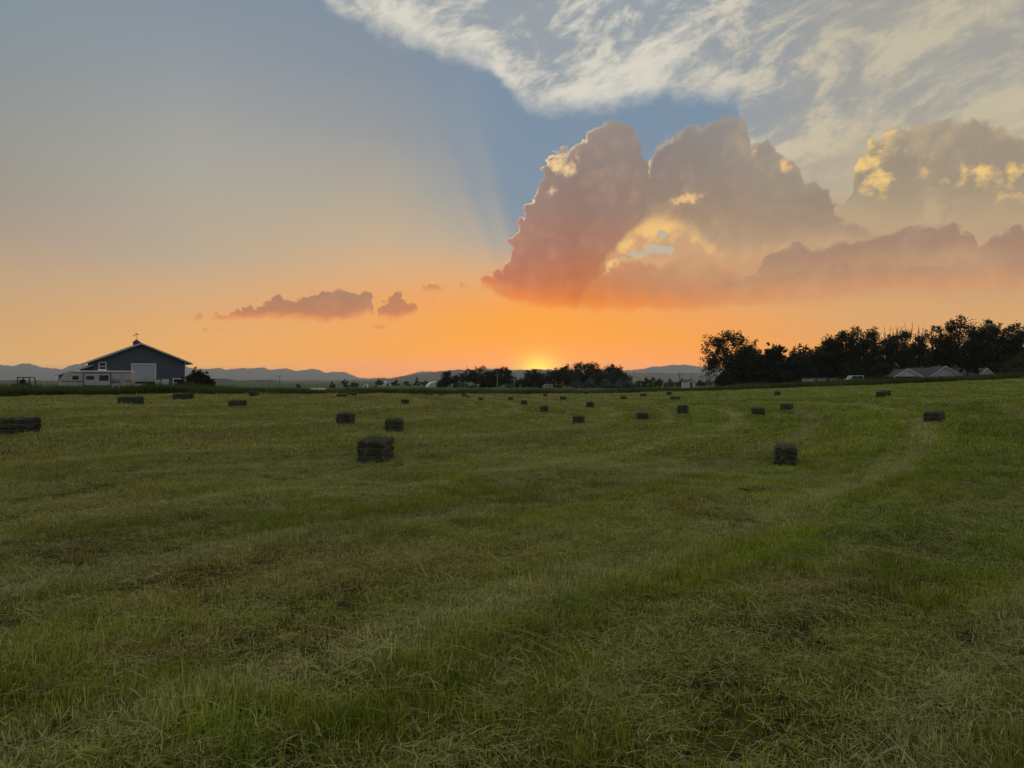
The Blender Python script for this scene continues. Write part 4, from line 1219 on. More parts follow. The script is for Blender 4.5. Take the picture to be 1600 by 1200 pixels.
tree("upright_tree", "upright tree rising where the belt steps up, behind the long shed", 1296, 198, 527, 36, 7, leaves=3000, style='column', lobes=26, group=GB, leaf=.26)
tree("upright_tree", "taller upright tree at the right end of the long white shed", 1320, 196, 518, 38, 8, leaves=3000, style='column', lobes=26, group=GB, leaf=.26)
tree("spire_tree", "slim spire-topped tree above the parked van", 1341, 199, 511, 38, 9, leaves=2400, style='column', lobes=22, group=GB)
tree("spire_tree", "slim feathery spire between the van and the carport", 1364, 200, 512, 38, 10, leaves=2200, style='column', lobes=20, group=GB)
twiggy("dying_tree", "thin upright tree with a sparse top left of the bare spikes", 1388, 202, 509, 34, 11, group=GB)
twiggy("dying_tree", "dying tree with tall bare spikes over the carport, barest of the belt", 1413, 203, 503, 32, 12, group=GB)
twiggy("dying_tree", "half bare tree just right of the tallest bare spikes", 1436, 204, 510, 34, 13, group=GB)
tree("feathery_tree", "thin tree letting light through above the farmhouse roof", 1459, 203, 509, 36, 14, leaves=2000, style='column', lobes=14, group=GB)
tree("spreading_tree", "tallest spreading tree of the belt, behind the farmhouse gable", 1500, 201, 494, 74, 15, style='broad', leaves=5200, leaf=.26, lobes=44, group=GB)
tree("spreading_tree", "wide-armed tree whose branches reach right above the farmhouse wing", 1546, 200, 499, 70, 16, style='broad', leaves=4600, leaf=.26, lobes=38, group=GB, gaps=1.1)
tree("dense_tree", "dense tree at the right picture edge behind the paler bush", 1592, 194, 503, 50, 17, leaves=4200, leaf=.26, style='bush', lobes=34, group=GB)
tree("dense_tree", "dark tree filling the gap between spreading tree and picture edge", 1570, 205, 515, 44, 18, leaves=3400, leaf=.28, style='bush', lobes=28, group=GB)
tree("yard_tree", "thick-trunked yard tree in front of the farmhouse roof", 1512, 176, 533, 40, 19, leaves=2400, leaf=.22, lobes=22, group=GB)
tree("pale_bush", "paler green bush at the far right edge of the field", 1593, 150, 553, 42, 20, cat="bush", style='bush', leaves=2600, m=M_LEAF2, lobes=24)
# second row that closes the belt
for i, (px, top, w, st, lab) in enumerate([
        (1165, 538, 52, 'bush', "broad dark tree in the back row behind the leftmost dense tree"), (1210, 546, 54, 'bush', "low dark tree in the back row behind the small gap of light"),
        (1260, 542, 54, 'bush', "dark tree in the back row above the left part of the long shed"), (1308, 528, 54, 'bush', "dark tree in the back row above the right part of the long shed"),
        (1352, 522, 54, 'bush', "dark tree in the back row above the parked van"), (1395, 524, 52, 'bush', "dark tree in the back row behind the carport"),
        (1432, 527, 50, 'bush', "low dark tree in the back row below the bare spikes"), (1475, 524, 54, 'bush', "dark tree in the back row left of the tallest spreading tree"),
        (1525, 530, 60, 'bush', "dark tree in the back row between the two spreading trees"), (1578, 535, 60, 'bush', "dark tree in the back row near the right picture edge"),
        (1635, 505, 60, 'bush', "dark tree of the belt cut by the right picture edge")]):
    tree("dense_tree", lab, px, 215 + (i * 7) % 11, top, w, 40 + i, leaves=3000, leaf=.32, style=st, lobes=26, group="back row of the dark belt")
for i, (px, top, w, lab) in enumerate([(1135, 574, 36, "low undergrowth bush at the foot of the airy tree"), (1170, 566, 50, "dark undergrowth below the first dense tree"), (1215, 566, 52, "dark undergrowth below the gap of light"),
        (1262, 572, 46, "dark bush just left of the long white shed"), (1345, 562, 56, "dark undergrowth bush behind the parked van"), (1380, 566, 34, "dark bush left of the carport"),
        (1552, 566, 36, "dark bush right of the farmhouse wing"), (1572, 560, 30, "small dark bush beside the paler bush")]):
    tree("undergrowth_bush", lab, px, 184 + i % 3, top, w, 60 + i, cat="bush", style='bush', leaves=1700, leaf=.26, lobes=18, group="undergrowth along the dark belt")

# trees in the middle
tree("conifer_bush", "dark feathery tree right of the white hut, first of the middle trees", 703, 318, 581, 40, 80, leaves=2200, leaf=.32, style='bush', lobes=20, group=GM)
tree("open_tree", "open crooked tree with light between its limbs, second of the middle trees", 744, 330, 573, 52, 81, leaves=2300, leaf=.33, style='broad', lobes=24, group=GM, gaps=1.05)
tree("round_tree", "flat-topped dark tree between the two pale poles", 784, 326, 575, 48, 82, leaves=3000, leaf=.36, style='bush', lobes=24, group=GM)
tree("low_tree", "low branches joining the second and third middle trees", 765, 332, 582, 38, 83, leaves=1500, leaf=.34, style='bush', lobes=14, group=GM)
tree("round_tree", "round tree lit orange at its top, standing right under the sun", 836, 340, 577, 50, 84, leaves=3200, leaf=.36, style='bush', lobes=26, group=GM)
tree("round_tree", "dense tree just right of the sun, taller than the one under it", 879, 336, 571, 54, 85, leaves=3400, leaf=.36, style='bush', lobes=28, group=GM)
tree("open_tree", "open tree with a ragged top and holes of light, sixth of the middle trees", 918, 340, 566.5, 54, 86, leaves=2500, leaf=.36, style='broad', lobes=26, group=GM, gaps=1.05)
tree("round_tree", "broad dark dome-shaped tree, rightmost of the middle trees", 960, 344, 570, 66, 87, leaves=4200, leaf=.38, style='bush', lobes=30, group=GM)
tree("low_tree", "dark tree half hidden between the two right-hand neighbours of the sun tree", 898, 350, 576, 44, 88, leaves=1500, leaf=.36, style='bush', lobes=14, group=GM)
tree("low_tree", "small dark shrub beside the gap left of the sun", 810, 345, 595, 24, 89, leaves=1000, leaf=.34, style='bush', lobes=10, group=GM)
# silver shrubs in front
for i, (px, top, w, lab) in enumerate([(725, 597, 22, "silvery shrub between the first two middle trees"), (742, 600, 16, "small silvery shrub at the foot of the second middle tree"), (795, 600, 12, "small silvery shrub beside the right-hand pale pole"),
        (901, 593, 22, "silver-grey shrub left of its larger twin, in front of the ragged tree"), (922, 591, 26, "largest silver-grey shrub in front of the ragged middle tree"), (948, 592, 28, "rounded silver-grey shrub in front of the dome-shaped tree"),
        (968, 593, 18, "narrow silver-grey shrub right of the rounded one"), (980, 594, 18, "grey-green shrub at the right foot of the dome-shaped tree")]):
    tree("silver_shrub", lab, px, 290 + i, top, w, 100 + i, cat="shrub", style='bush', leaves=1000, leaf=.24, m=M_OLIVE, lobes=14, group="silvery shrubs before the middle trees")
for i, (px, top, w, lab) in enumerate([(997, 594, 14, "small dark tree right beside the dome-shaped tree"), (1010, 590, 15, "small grey-green tree, second right of the dome-shaped tree"), (1019, 589, 10, "slim small tree left of the wide low gap"), (1031, 592, 18, "low bushy tree midway between dome-shaped tree and utility pole"),
        (1046, 592, 20, "low spreading small tree left of the dark utility pole"), (1065, 592, 16, "low tree just behind the dark utility pole"), (1079, 591, 14, "low dark tree behind the small white shed"), (1094, 594, 14, "small pale tree below the airy tree's left branches"), (1108, 592, 20, "pale bushy tree at the airy tree's foot")]):
    tree("field_tree", lab, px, 360 + i * 5, top, w, 120 + i, style='bush', leaves=800, leaf=.34, m=M_LEAF2 if i % 2 else M_OLIVE, lobes=12, group="small trees between the groves")
for i, (px, Y, top, w, lab) in enumerate([(539, 620, 592, 12, "small distant tree on the plain, left of the tiny white hut"), (553, 640, 595, 14, "low distant tree clump just left of the tiny white hut"), (592, 650, 592, 16, "roundish distant tree right of the tiny white hut"), (618, 700, 594, 14, "distant tree midway to the white round-roofed hut"),
        (636, 680, 596, 14, "low distant tree left of the white round-roofed hut"), (651, 640, 590, 9, "slim distant tree left of the white round-roofed hut"), (664, 600, 595, 14, "low distant tree beside the white round-roofed hut"), (519, 640, 597, 10, "lowest distant tree at the left end of the far row"), (466, 640, 600, 8, "single distant tree above the sunken shed")]):
    tree("distant_tree", lab, px, Y, top, w, 140 + i, style='bush', leaves=420, leaf=.55, lobes=10, group="distant trees on the plain")
# shrubs by the barn
tree("barn_shrub", "large dark bushy tree against the right end of the barn", 306, 120, 573, 30, 160, cat="shrub", style='bush', leaves=2200, leaf=.13, lobes=20, m=M_PINE)
tree("barn_shrub", "lower dark shrub at the right of the large barn shrub", 324, 119, 581, 24, 161, cat="shrub", style='bush', leaves=1700, leaf=.13, lobes=16, m=M_PINE)
tree("barn_shrub", "reddish shrub between barn corner and large dark shrub", 296, 117, 585, 14, 162, cat="shrub", style='bush', leaves=900, leaf=.11, lobes=12, m=M_RED)
tree("barn_shrub", "small dark shrub in front of the barn's lower window", 284, 116, 589, 13, 163, cat="shrub", style='bush', leaves=1200, leaf=.1, lobes=12, m=M_PINE)
# ------------------------------------------------------------------ hay bales
def hay_material():
    m = bpy.data.materials.new("hay"); m.use_nodes = True
    nt = m.node_tree; g = NG(nt); bs = nt.nodes['Principled BSDF']
    tc = g.new('ShaderNodeTexCoord')
    mp = g.new('ShaderNodeMapping'); mp.inputs['Scale'].default_value = (5, 16, 22)
    nt.links.new(tc.outputs['Object'], mp.inputs['Vector'])
    n = g.noise(mp.outputs[0], 1.0, 6, 0.7)
    n2 = g.noise(tc.outputs['Object'], 4.0, 3, 0.6)
    c = g.ramp(n, [(0.30, (0.012, 0.013, 0.008, 1)), (0.5, (0.052, 0.056, 0.033, 1)), (0.68, (0.150, 0.148, 0.092, 1))])
    c = g.mix(g.mul(g.sstep(.4, .65, n2), .5), c, (0.028, 0.034, 0.018, 1))
    g.put(bs.inputs['Base Color'], c); bs.inputs['Roughness'].default_value = 0.95; bs.inputs['Specular IOR Level'].default_value = 0.05
    b = g.new('ShaderNodeBump'); b.inputs['Distance'].default_value = 0.02
    nt.links.new(n, b.inputs['Height']); nt.links.new(b.outputs[0], bs.inputs['Normal'])
    return m
M_HAY = hay_material()
M_STRAND = mat("hay_strand", (0.19, 0.187, 0.118), 0.8, var=0.5, vscale=9, spec=0.1)
M_TWINE = mat("baling_twine", (0.20, 0.17, 0.11), 0.8)
BL, BW, BH = .92, .46, .40

def bale_mesh(seed, strands):
    rs = np.random.RandomState(seed)
    nx, ny, nz = 26, 13, 13
    V = []; Fq = []
    def face(n1, n2, fn):
        o = len(V)
        for i in range(n1 + 1):
            for j in range(n2 + 1):
                V.append(fn(i / n1, j / n2))
        for i in range(n1):
            for j in range(n2):
                a = o + i * (n2 + 1) + j
                Fq.append((a, a + n2 + 1, a + n2 + 2, a + 1))
    hx, hy = BL / 2, BW / 2
    face(nx, nz, lambda u, v: (-hx + u * BL, -hy, v * BH)); face(nx, nz, lambda u, v: (hx - u * BL, hy, v * BH))
    face(ny, nz, lambda u, v: (hx, -hy + u * BW, v * BH)); face(ny, nz, lambda u, v: (-hx, hy - u * BW, v * BH))
    face(nx, ny, lambda u, v: (-hx + u * BL, -hy + v * BW, BH)); face(nx, ny, lambda u, v: (hx - u * BL, -hy + v * BW, 0.0))
    V = np.array(V)
    # same displacement for coincident points: use a hash of position
    def nz3(p, f, s):
        q = p * f + s
        return np.sin(q[:, 0] * 1.7 + 2.1 * np.sin(q[:, 1] * 1.3 + s)) * np.sin(q[:, 1] * 1.9 + 1.7 * np.sin(q[:, 2] * 1.1)) * np.sin(q[:, 2] * 1.5 + 1.9 * np.sin(q[:, 0] * .9 + s))
    c = np.array([0, 0, BH / 2]); d = V - c
    n = d / np.array([hx, hy, BH / 2]); m8 = (np.abs(n) ** 8).sum(1) ** .125
    dirn = np.sign(n) * np.abs(n / m8[:, None]) ** 5
    dirn /= np.linalg.norm(dirn, axis=1, keepdims=True) + 1e-9
    z01 = V[:, 2] / BH
    bulge = np.abs(np.sin(math.pi * 3 * np.clip(z01, .0, 1))) ** .6
    amp = .030 * (bulge - .75)
    horiz = dirn * np.array([1, 1, .35])
    rough = .020 * nz3(V, 9, seed) + .014 * nz3(V, 23, seed + 3.3) + .012 * nz3(V * np.array([3, 1, 1]), 14, seed + 7)
    V = V + horiz * amp[:, None] + dirn * rough[:, None]
    V = V - c
    # rounded corners
    k = np.linalg.norm(n, axis=1); V *= (1 - .045 * np.clip(k - 1.25, 0, 1))[:, None]
    V = V + c
    V[:, 2] = np.clip(V[:, 2], -.02, None)
    Q = np.array(Fq)
    # loose stems sticking out of the faces
    t = rs.randint(0, len(Q), strands); w = rs.dirichlet([1, 1, 1, 1], strands)
    P = (V[Q[t]] * w[..., None]).sum(1)
    nn = np.cross(V[Q[t, 1]] - V[Q[t, 0]], V[Q[t, 3]] - V[Q[t, 0]]); nn /= np.linalg.norm(nn, axis=1, keepdims=True) + 1e-9
    keep = P[:, 2] > .02
    P, nn = P[keep], nn[keep]
    tg = rs.normal(size=P.shape); tg /= np.linalg.norm(tg, axis=1, keepdims=True)
    dr = nn * rs.uniform(.05, .55, size=(len(P), 1)) + tg * .8; dr /= np.linalg.norm(dr, axis=1, keepdims=True)
    ln = rs.uniform(.03, .12, size=(len(P), 1))
    sd = np.cross(dr, rs.normal(size=P.shape)); sd /= np.linalg.norm(sd, axis=1, keepdims=True) + 1e-9
    wd = rs.uniform(.0015, .0038, size=(len(P), 1))
    A = P - sd * wd + nn * .004; B = P + sd * wd + nn * .004; C = P + dr * ln + sd * wd * .5 + nn * .008; D = P + dr * ln - sd * wd * .5 + nn * .008
    SV = np.stack([A, B, C, D], 1).reshape(-1, 3)
    SV[:, 2] = np.clip(SV[:, 2], 0.0, None)
    SQ = np.arange(len(SV)).reshape(-1, 4) + len(V)
    me = np_mesh_data("hay", np.concatenate([V, SV]), np.concatenate([Q, SQ]), [M_HAY, M_STRAND], np.concatenate([np.zeros(len(Q), int), np.ones(len(SQ), int)]))
    sm = np.zeros(len(Q) + len(SQ), bool); sm[:len(Q)] = True
    me.polygons.foreach_set('use_smooth', sm)
    return me
def np_mesh_data(name, verts, faces, mats, mi):
    o = np_mesh(name, verts, faces, None)
    me = o.data
    bpy.data.objects.remove(o)
    for mm in mats: me.materials.append(mm)
    me.polygons.foreach_set('material_index', mi.astype(np.int32))
    return me
def twine_mesh(z):
    mb = MB()
    hx, hy = BL / 2 - .004, BW / 2 - .004
    pts = [(-hx, -hy, z), (0, -hy - .004, z), (hx, -hy, z), (hx + .003, 0, z), (hx, hy, z), (0, hy + .004, z), (-hx, hy, z), (-hx - .003, 0, z), (-hx, -hy, z)]
    mb.tube(pts, .0035, 5)
    o = mb.build("twine", M_TWINE)
    me = o.data; bpy.data.objects.remove(o)
    return me
HAYM = [bale_mesh(s, 1500) for s in (1, 2, 3, 4)]
TW = [twine_mesh(BH / 3), twine_mesh(BH * 2 / 3)]

# place in the photograph: x, foot, width, height, label
BALES = [
    (27, 680, 62, 31, "long hay bale lying broadside, cut by the left picture edge"),
    (204, 634, 37, 16, "hay bale lying broadside below the travel trailer and the barn door"),
    (286, 626.5, 31, 13.5, "hay bale lying broadside below the barn's right-hand window"),
    (371, 637, 26, 13, "hay bale right of the barn shrubs, nearer than the one at the field edge"),
    (397, 620, 15, 9, "small hay bale at the left field edge right of the barn shrubs"),
    (540, 664, 28, 21, "blocky hay bale with its lit end facing right, left of a taller twin"),
    (587, 721, 57, 40, "nearest hay bale, shaggy with loose stems, in the left half of the field"),
    (616, 676, 27, 24, "upright-looking hay bale with frayed right edge, just behind the nearest bale"),
    (534, 621.5, 12, 6, "left one of a close pair of small bales far off below the foothills"),
    (550, 619, 10, 4.5, "right one of a close pair of small bales far off below the foothills"),
    (633, 632, 12, 9, "lone small hay bale below the distant trees left of the white hut"),
    (661, 618, 10, 4.5, "flat far bale, first of the row under the white round-roofed hut"),
    (671, 620, 9, 5, "far bale touching the first one of the row under the white hut"),
    (690, 621.5, 9, 5.5, "far bale below the right end of the white round-roofed hut"),
    (684, 616.5, 8, 3.5, "faint low bale in the grass edge behind the one below the white hut"),
    (725, 621, 8, 6, "rear bale of the overlapping pair below the second middle tree"),
    (731.5, 624, 7, 5.5, "front bale of the overlapping pair below the second middle tree"),
    (751, 627, 8, 6, "small bale right of the overlapping pair, below the second middle tree"),
    (798, 627, 7.5, 7, "small square bale below the right-hand pale pole"),
    (819, 634, 9.5, 9, "tilted square bale left of the sun tree, above a larger one"),
    (850.5, 644.5, 11, 11.5, "two-layered square bale straight below the setting sun"),
    (832, 615, 11, 3.5, "flat dark bale in the far field edge under the sun tree"),
    (852, 620.5, 6.5, 5.5, "tiny square bale right of the flat one under the sun tree"),
    (880, 625.5, 10, 6.5, "small broad bale below the tree right of the sun"),
    (916.5, 617, 6.5, 5.5, "tiny bale at the field edge below the largest silver shrub"),
    (922, 637, 11, 10, "square bale below the silver shrubs, twice as large as the tiny one above it"),
    (904, 663, 18, 14.5, "hay bale in the field's centre, nearest of those below the silver shrubs"),
    (974.5, 626, 10, 7.5, "small bale below the dome-shaped tree, left one of two"),
    (1005.5, 621.5, 10, 7, "small bale right of the dome-shaped tree, farther than its left neighbour"),
    (1004, 658, 18, 14.5, "hay bale with a pale left end, right of the one in the field's centre"),
    (1045.5, 618, 8, 6.5, "small square bale directly below the dark utility pole"),
    (1055, 625.5, 13, 6.5, "low broad bale just in front of the one below the dark utility pole"),
    (1067, 647.5, 16, 15, "square bale leaning slightly, below the small white shed"),
    (1140, 609.5, 13, 5, "flat dark bale in the grass edge below the airy tree"),
    (1215, 620, 9, 9, "small square bale on the far field below the gap of light in the belt"),
    (1184.5, 650, 20, 14.5, "hay bale with a lit left end, left one of a pair on the right side"),
    (1229.5, 642.5, 19, 13, "dark hay bale, right one of a pair on the right side"),
    (1228, 727, 32, 34, "nearest hay bale of the right half, seen end on with a shaggy top"),
    (1291, 603, 13, 6, "flat bale in the grass edge below the long white shed"),
    (1381, 621.5, 21, 12, "slanted hay bale with a raised right end below the carport"),
    (1460, 662, 29, 21, "hay bale with a raised right corner, rightmost in the field"),
]
def place_bales():
    proto = {}
    rnd = random.Random(5)
    for i, (px, by, wp, hp, lab) in enumerate(BALES):
        p = at_ground(px, by)
        Y = p.y
        h = hp * Y / F; w = wp * Y / F
        sz = min(1.35, max(.66, .90 * h / BH))
        s = min(1.18, max(.82, sz))
        if wp / hp > 1.75:
            th = 0.10; sx = min(1.25, max(.75, w / (BL + .06)))
        else:
            th, best = 1.5, 9
            for k in range(30, 91):
                a = R(k); v = abs((BL * math.cos(a) + BW * math.sin(a)) * s - w)
                if v < best: best, th = v, a
            sx = s
            if th > 1.5: s = min(s, max(.7, .92 * w / BW))
        sign = -1 if lab.find("lit left") >= 0 or lab.find("pale left") >= 0 else 1
        me = HAYM[i % 4]
        t = thing("hay_bale", lab, "hay bale", (p.x, p.y, p.z - .015), -math.atan2(p.x, p.y) + sign * th, "hay bales scattered over the mown field")
        if "tilted" in lab or "leaning" in lab: t.rotation_euler[1] = R(7)
        if "slanted" in lab: t.rotation_euler[1] = R(-6)
        t.scale = (sx, s, sz)
        if i == 0:
            b = bpy.data.objects.new("hay", me); col.objects.link(b); b.parent = t
            tws = [bpy.data.objects.new("twine", q) for q in TW]
            for q in tws: col.objects.link(q); q.parent = t
            proto['b'] = b; proto['t'] = tws
        else:
            b = proto['b'].copy(); b.data = me; col.objects.link(b); b.parent = t
            if Y < 40:
                for q in proto['t']:
                    c = q.copy(); col.objects.link(c); c.parent = t
place_bales()

# ------------------------------------------------------------------ grass (uncountable: instanced clumps)
def clump_mesh(name, seed, n, rad, h0, h1, wid, flat=0.0, dryp=.12, m=None, seedheads=False):
    rs = np.random.RandomState(seed)
    r = rad * np.sqrt(rs.rand(n)); a = rs.rand(n) * 6.283
    base = np.stack([r * np.cos(a), r * np.sin(a), np.zeros(n)], 1)
    H = rs.uniform(h0, h1, n) * (0.65 + .35 * rs.rand(n))
    da = rs.rand(n) * 6.283
    lay = rs.rand(n) < flat
    lean = np.where(lay, rs.uniform(1.2, 2.6, n), rs.uniform(.05, .75, n))
    H = np.where(lay, H * 1.6, H)
    zf = np.where(lay, rs.uniform(.05, .3, n), 1.0)
    d = np.stack([np.cos(da), np.sin(da), np.zeros(n)], 1)
    sd = np.stack([-np.sin(da + rs.uniform(-.8, .8, n)), np.cos(da), np.zeros(n)], 1)
    W = (wid * rs.uniform(.6, 1.3, n))[:, None]
    up = np.array([0, 0, 1.0])
    lz = np.where(lay, rs.uniform(.005, .045, n), 0.0)[:, None] * up
    mid = base + lz + d * (H * lean * .35)[:, None] + up * (H * .58 * zf)[:, None]
    tip = base + lz + d * (H * lean)[:, None] + up * (H * (1 - .12 * lean ** 2 * (~lay)) * zf)[:, None] * np.where(lay, .6, 1.0)[:, None]
    base = base + lz
    V = np.stack([base - sd * W, base + sd * W, mid - sd * W * .8, mid + sd * W * .8, tip - sd * W * .25, tip + sd * W * .25], 1).reshape(-1, 3)
    k = np.arange(n)[:, None] * 6
    Q = np.concatenate([k + np.array([[0, 1, 3, 2]]), k + np.array([[2, 3, 5, 4]])])
    o = np_mesh(name, V, Q, m)
    me = o.data
    bpy.data.objects.remove(o)
    dry = ((rs.rand(n) < dryp) | (lay & (rs.rand(n) < .75))).astype(np.float32) * rs.uniform(.4, 1, n)
    at = me.attributes.new('tone', 'FLOAT', 'POINT')
    at.data.foreach_set('value', np.repeat(rs.rand(n), 6).astype(np.float32))
    at = me.attributes.new('dry', 'FLOAT', 'POINT')
    at.data.foreach_set('value', np.repeat(dry, 6).astype(np.float32))
    return bpy.data.objects.new(name, me)

def scatter(name, objs, P, kind, scale, rot, label=None, cat=None):
    """points carrying scale / rotation / kind; geometry nodes puts a clump on each"""
    lib = bpy.data.collections.new(name + "_clumps")
    for o in objs: lib.objects.link(o)
    me = bpy.data.meshes.new(name)
    me.vertices.add(len(P)); me.vertices.foreach_set('co', P.astype(np.float32).ravel())
    a = me.attributes.new('kind', 'INT', 'POINT'); a.data.foreach_set('value', kind.astype(np.int32))
    a = me.attributes.new('size', 'FLOAT_VECTOR', 'POINT'); a.data.foreach_set('vector', scale.astype(np.float32).ravel())
    a = me.attributes.new('turn', 'FLOAT_VECTOR', 'POINT'); a.data.foreach_set('vector', rot.astype(np.float32).ravel())
    ob = bpy.data.objects.new(name, me); col.objects.link(ob)
    tag(ob, kind='stuff')
    ng = bpy.data.node_groups.new(name + "_scatter", 'GeometryNodeTree')
    ng.interface.new_socket('Geometry', in_out='INPUT', socket_type='NodeSocketGeometry')
    ng.interface.new_socket('Geometry', in_out='OUTPUT', socket_type='NodeSocketGeometry')
    N = ng.nodes; L = ng.links
    gi = N.new('NodeGroupInput'); go = N.new('NodeGroupOutput')
    ci = N.new('GeometryNodeCollectionInfo'); ci.inputs['Collection'].default_value = lib
    ci.inputs['Separate Children'].default_value = True; ci.inputs['Reset Children'].default_value = True
    iop = N.new('GeometryNodeInstanceOnPoints'); iop.inputs['Pick Instance'].default_value = True
    def na(nm, ty):
        q = N.new('GeometryNodeInputNamedAttribute'); q.data_type = ty; q.inputs['Name'].default_value = nm
        return q.outputs['Attribute']
    L.new(gi.outputs[0], iop.inputs['Points'])
    L.new(ci.outputs[0], iop.inputs['Instance'])
    L.new(na('kind', 'INT'), iop.inputs['Instance Index'])
    L.new(na('turn', 'FLOAT_VECTOR'), iop.inputs['Rotation'])
    L.new(na('size', 'FLOAT_VECTOR'), iop.inputs['Scale'])
    L.new(iop.outputs[0], go.inputs[0])
    md = ob.modifiers.new("scatter", 'NODES'); md.node_group = ng
    return ob

def value_noise(x, y, seed, f):
    rs = np.random.RandomState(seed); T = rs.rand(256, 256)
    X = x * f + 1000; Y = y * f + 1000
    xi = np.floor(X).astype(int); yi = np.floor(Y).astype(int); u = X - xi; v = Y - yi
    u = u * u * (3 - 2 * u); v = v * v * (3 - 2 * v)
    g_ = lambda i, j: T[(xi + i) % 256, (yi + j) % 256]
    return (g_(0, 0) * (1 - u) + g_(1, 0) * u) * (1 - v) + (g_(0, 1) * (1 - u) + g_(1, 1) * u) * v

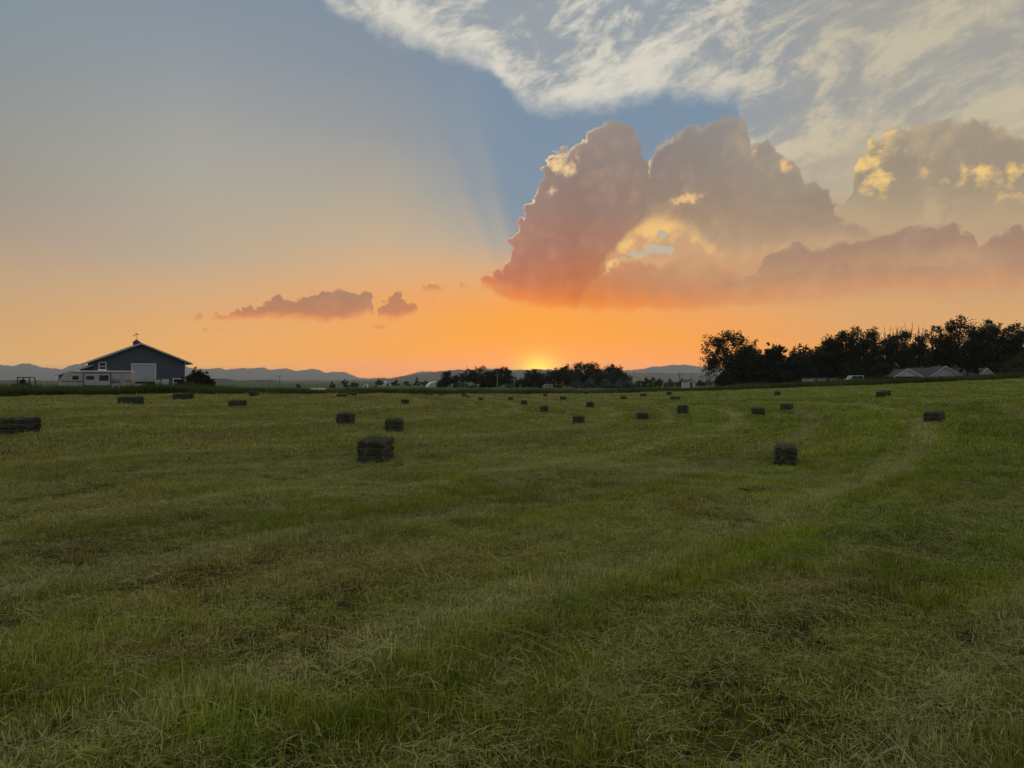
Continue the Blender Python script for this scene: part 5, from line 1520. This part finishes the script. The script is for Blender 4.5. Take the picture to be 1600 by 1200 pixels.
def grass_field():
    rs = np.random.RandomState(77)
    clumps = []
    # 0-3 mown tufts, 4-5 thicker fresh tufts, 6-7 cut stems and litter lying flat
    for k in range(4): clumps.append(clump_mesh("clump_%02d" % k, 10 + k, 56, .10, .018, .052, .0021, flat=.16, dryp=.14, m=M_BLADE))
    for k in range(2): clumps.append(clump_mesh("clump_%02d" % (4 + k), 20 + k, 66, .10, .03, .078, .0023, flat=.04, dryp=.05, m=M_BLADE))
    for k in range(2): clumps.append(clump_mesh("clump_%02d" % (6 + k), 30 + k, 40, .13, .018, .045, .0017, flat=.85, dryp=.6, m=M_BLADE))
    # 8-9 wider, for the middle distance
    for k in range(2): clumps.append(clump_mesh("clump_%02d" % (8 + k), 40 + k, 60, .22, .035, .085, .0042, flat=.15, dryp=.12, m=M_BLADE))
    Ps = []; Ks = []; Ss = []
    half = R(43)
    for d0, d1, dens in ((1.2, 9, 230), (9, 16, 140), (16, 30, 42), (30, 55, 18), (55, 106, 7)):
        area = half * (d1 * d1 - d0 * d0)
        n = int(area * dens)
        d = np.sqrt(rs.rand(n) * (d1 * d1 - d0 * d0) + d0 * d0) + rs.uniform(-.06, .06, n) * d0; a = rs.uniform(-half, half, n)
        x = np.sin(a) * d; y = np.cos(a) * d
        ok = np.hypot(x, y) < field_edge(np.arctan2(x, y)) + .4
        x, y, d = x[ok], y[ok], d[ok]; n = len(x)
        patch = value_noise(x, y, 5, .9) * .6 + value_noise(x, y, 6, 2.6) * .4
        swr = np.hypot(x + 40, y - 45) + .5 * value_noise(x, y, 7, .16)
        sw = np.abs((swr / 1.35) % 2 - 1) * 1.35
        sw = np.where(sw > 0, sw, 0)
        windrow = vss(.5, .08, sw) if False else np.clip(1 - sw / .5, 0, 1)
        bare = (patch < (.37 if d0 < 9 else .33)) & (rs.rand(n) < (.60 if d0 < 9 else .45))  # extra gaps up close imitate the lens darkening of the foreground
        x, y, patch, windrow, d = x[~bare], y[~bare], patch[~bare], windrow[~bare], d[~bare]; n = len(x)
        k = rs.randint(0, 4, n)
        k = np.where((patch > .60) & (rs.rand(n) < .6), rs.randint(4, 6, n), k)
        lit = rs.rand(n) < ((.08 if d0 < 9 else .14) + .38 * windrow * (value_noise(x, y, 9, .7) > .35))  # less litter up close, also put in to darken the foreground
        k = np.where(lit, rs.randint(6, 8, n), k)
        if d0 >= 16:
            k = np.where(lit & (rs.rand(n) < .5), k, rs.randint(8, 10, n))
        sx = rs.uniform(.8, 1.3, n) * (1 if d0 < 9 else 1.15 if d0 < 16 else 1.3 if d0 < 30 else 1.9 if d0 < 55 else 3.2)
        trk = np.clip(1 - np.abs(sw[~bare] - .85) / .16, 0, 1)
        hz = rs.uniform(.75, 1.25, n) * (.75 + .6 * patch) * (1 - .25 * trk) * (1.25 if d0 < 9 else 1.1)
        Ps.append(np.stack([x, y, terrain(x, y) - .004], 1)); Ks.append(k); Ss.append(np.stack([sx, sx, hz], 1))
    P = np.concatenate(Ps); K = np.concatenate(Ks); S = np.concatenate(Ss); n = len(P)
    rot = np.stack([rs.normal(0, .10, n), rs.normal(0, .10, n), rs.rand(n) * 6.283], 1)
    scatter("grass", clumps, P, K, S, rot)
    # long loose stems on top of the stubble, near the viewer
    st = [clump_mesh("stem_%d" % k, 60 + k, 7, .14, .06, .13, .0015, flat=1.0, dryp=1.0, m=M_BLADE) for k in range(4)]
    n = 10000
    d = np.sqrt(rs.rand(n) * (20 ** 2 - 1.5) + 1.5); a = rs.uniform(-half, half, n)
    x = np.sin(a) * d; y = np.cos(a) * d
    keep = value_noise(x, y, 12, .8) + .35 * rs.rand(n) > .88
    x, y = x[keep], y[keep]; n = len(x)
    s = rs.uniform(.6, 1.3, n)
    scatter("hay_litter", st, np.stack([x, y, terrain(x, y) + .03], 1), rs.randint(0, 4, n), np.stack([s, s, s], 1), np.stack([rs.normal(0, .12, n), rs.normal(0, .12, n), rs.rand(n) * 6.283], 1))
    # tall uncut grass beyond the mown edge
    tl = [clump_mesh("tall_%d" % k, 80 + k, 44, .28, .28, .60, .006, flat=.02, dryp=.25, m=M_TALL) for k in range(3)]
    tl.append(clump_mesh("tall_3", 90, 9, .2, .6, .95, .005, dryp=.6, m=M_TALL))
    n = 26000
    a = rs.uniform(-R(46), R(46), n)
    e = field_edge(a)
    dep = 9 * rs.rand(n) ** 1.3
    d = e + .2 + dep
    x = np.sin(a) * d; y = np.cos(a) * d
    s = rs.uniform(.8, 1.4, n) * 1.3
    az = a
    hgt = np.interp(az, [px2az(p) for p in (-300, 0, 300, 520, 700, 1000, 1200, 1600)], [1.35, 1.3, 1.1, .95, .9, 1.05, 1.3, 1.6])
    hz = hgt * (.55 + .9 * value_noise(x, y, 15, .25)) * rs.uniform(.8, 1.2, n)
    k = np.where(rs.rand(n) < .05 * (az < px2az(330)) + .02, 3, rs.randint(0, 3, n))
    scatter("tall_grass", tl, np.stack([x, y, terrain(x, y) - .03], 1), k, np.stack([s, s, hz], 1), np.stack([rs.normal(0, .08, n), rs.normal(0, .08, n), rs.rand(n) * 6.283], 1))
grass_field()
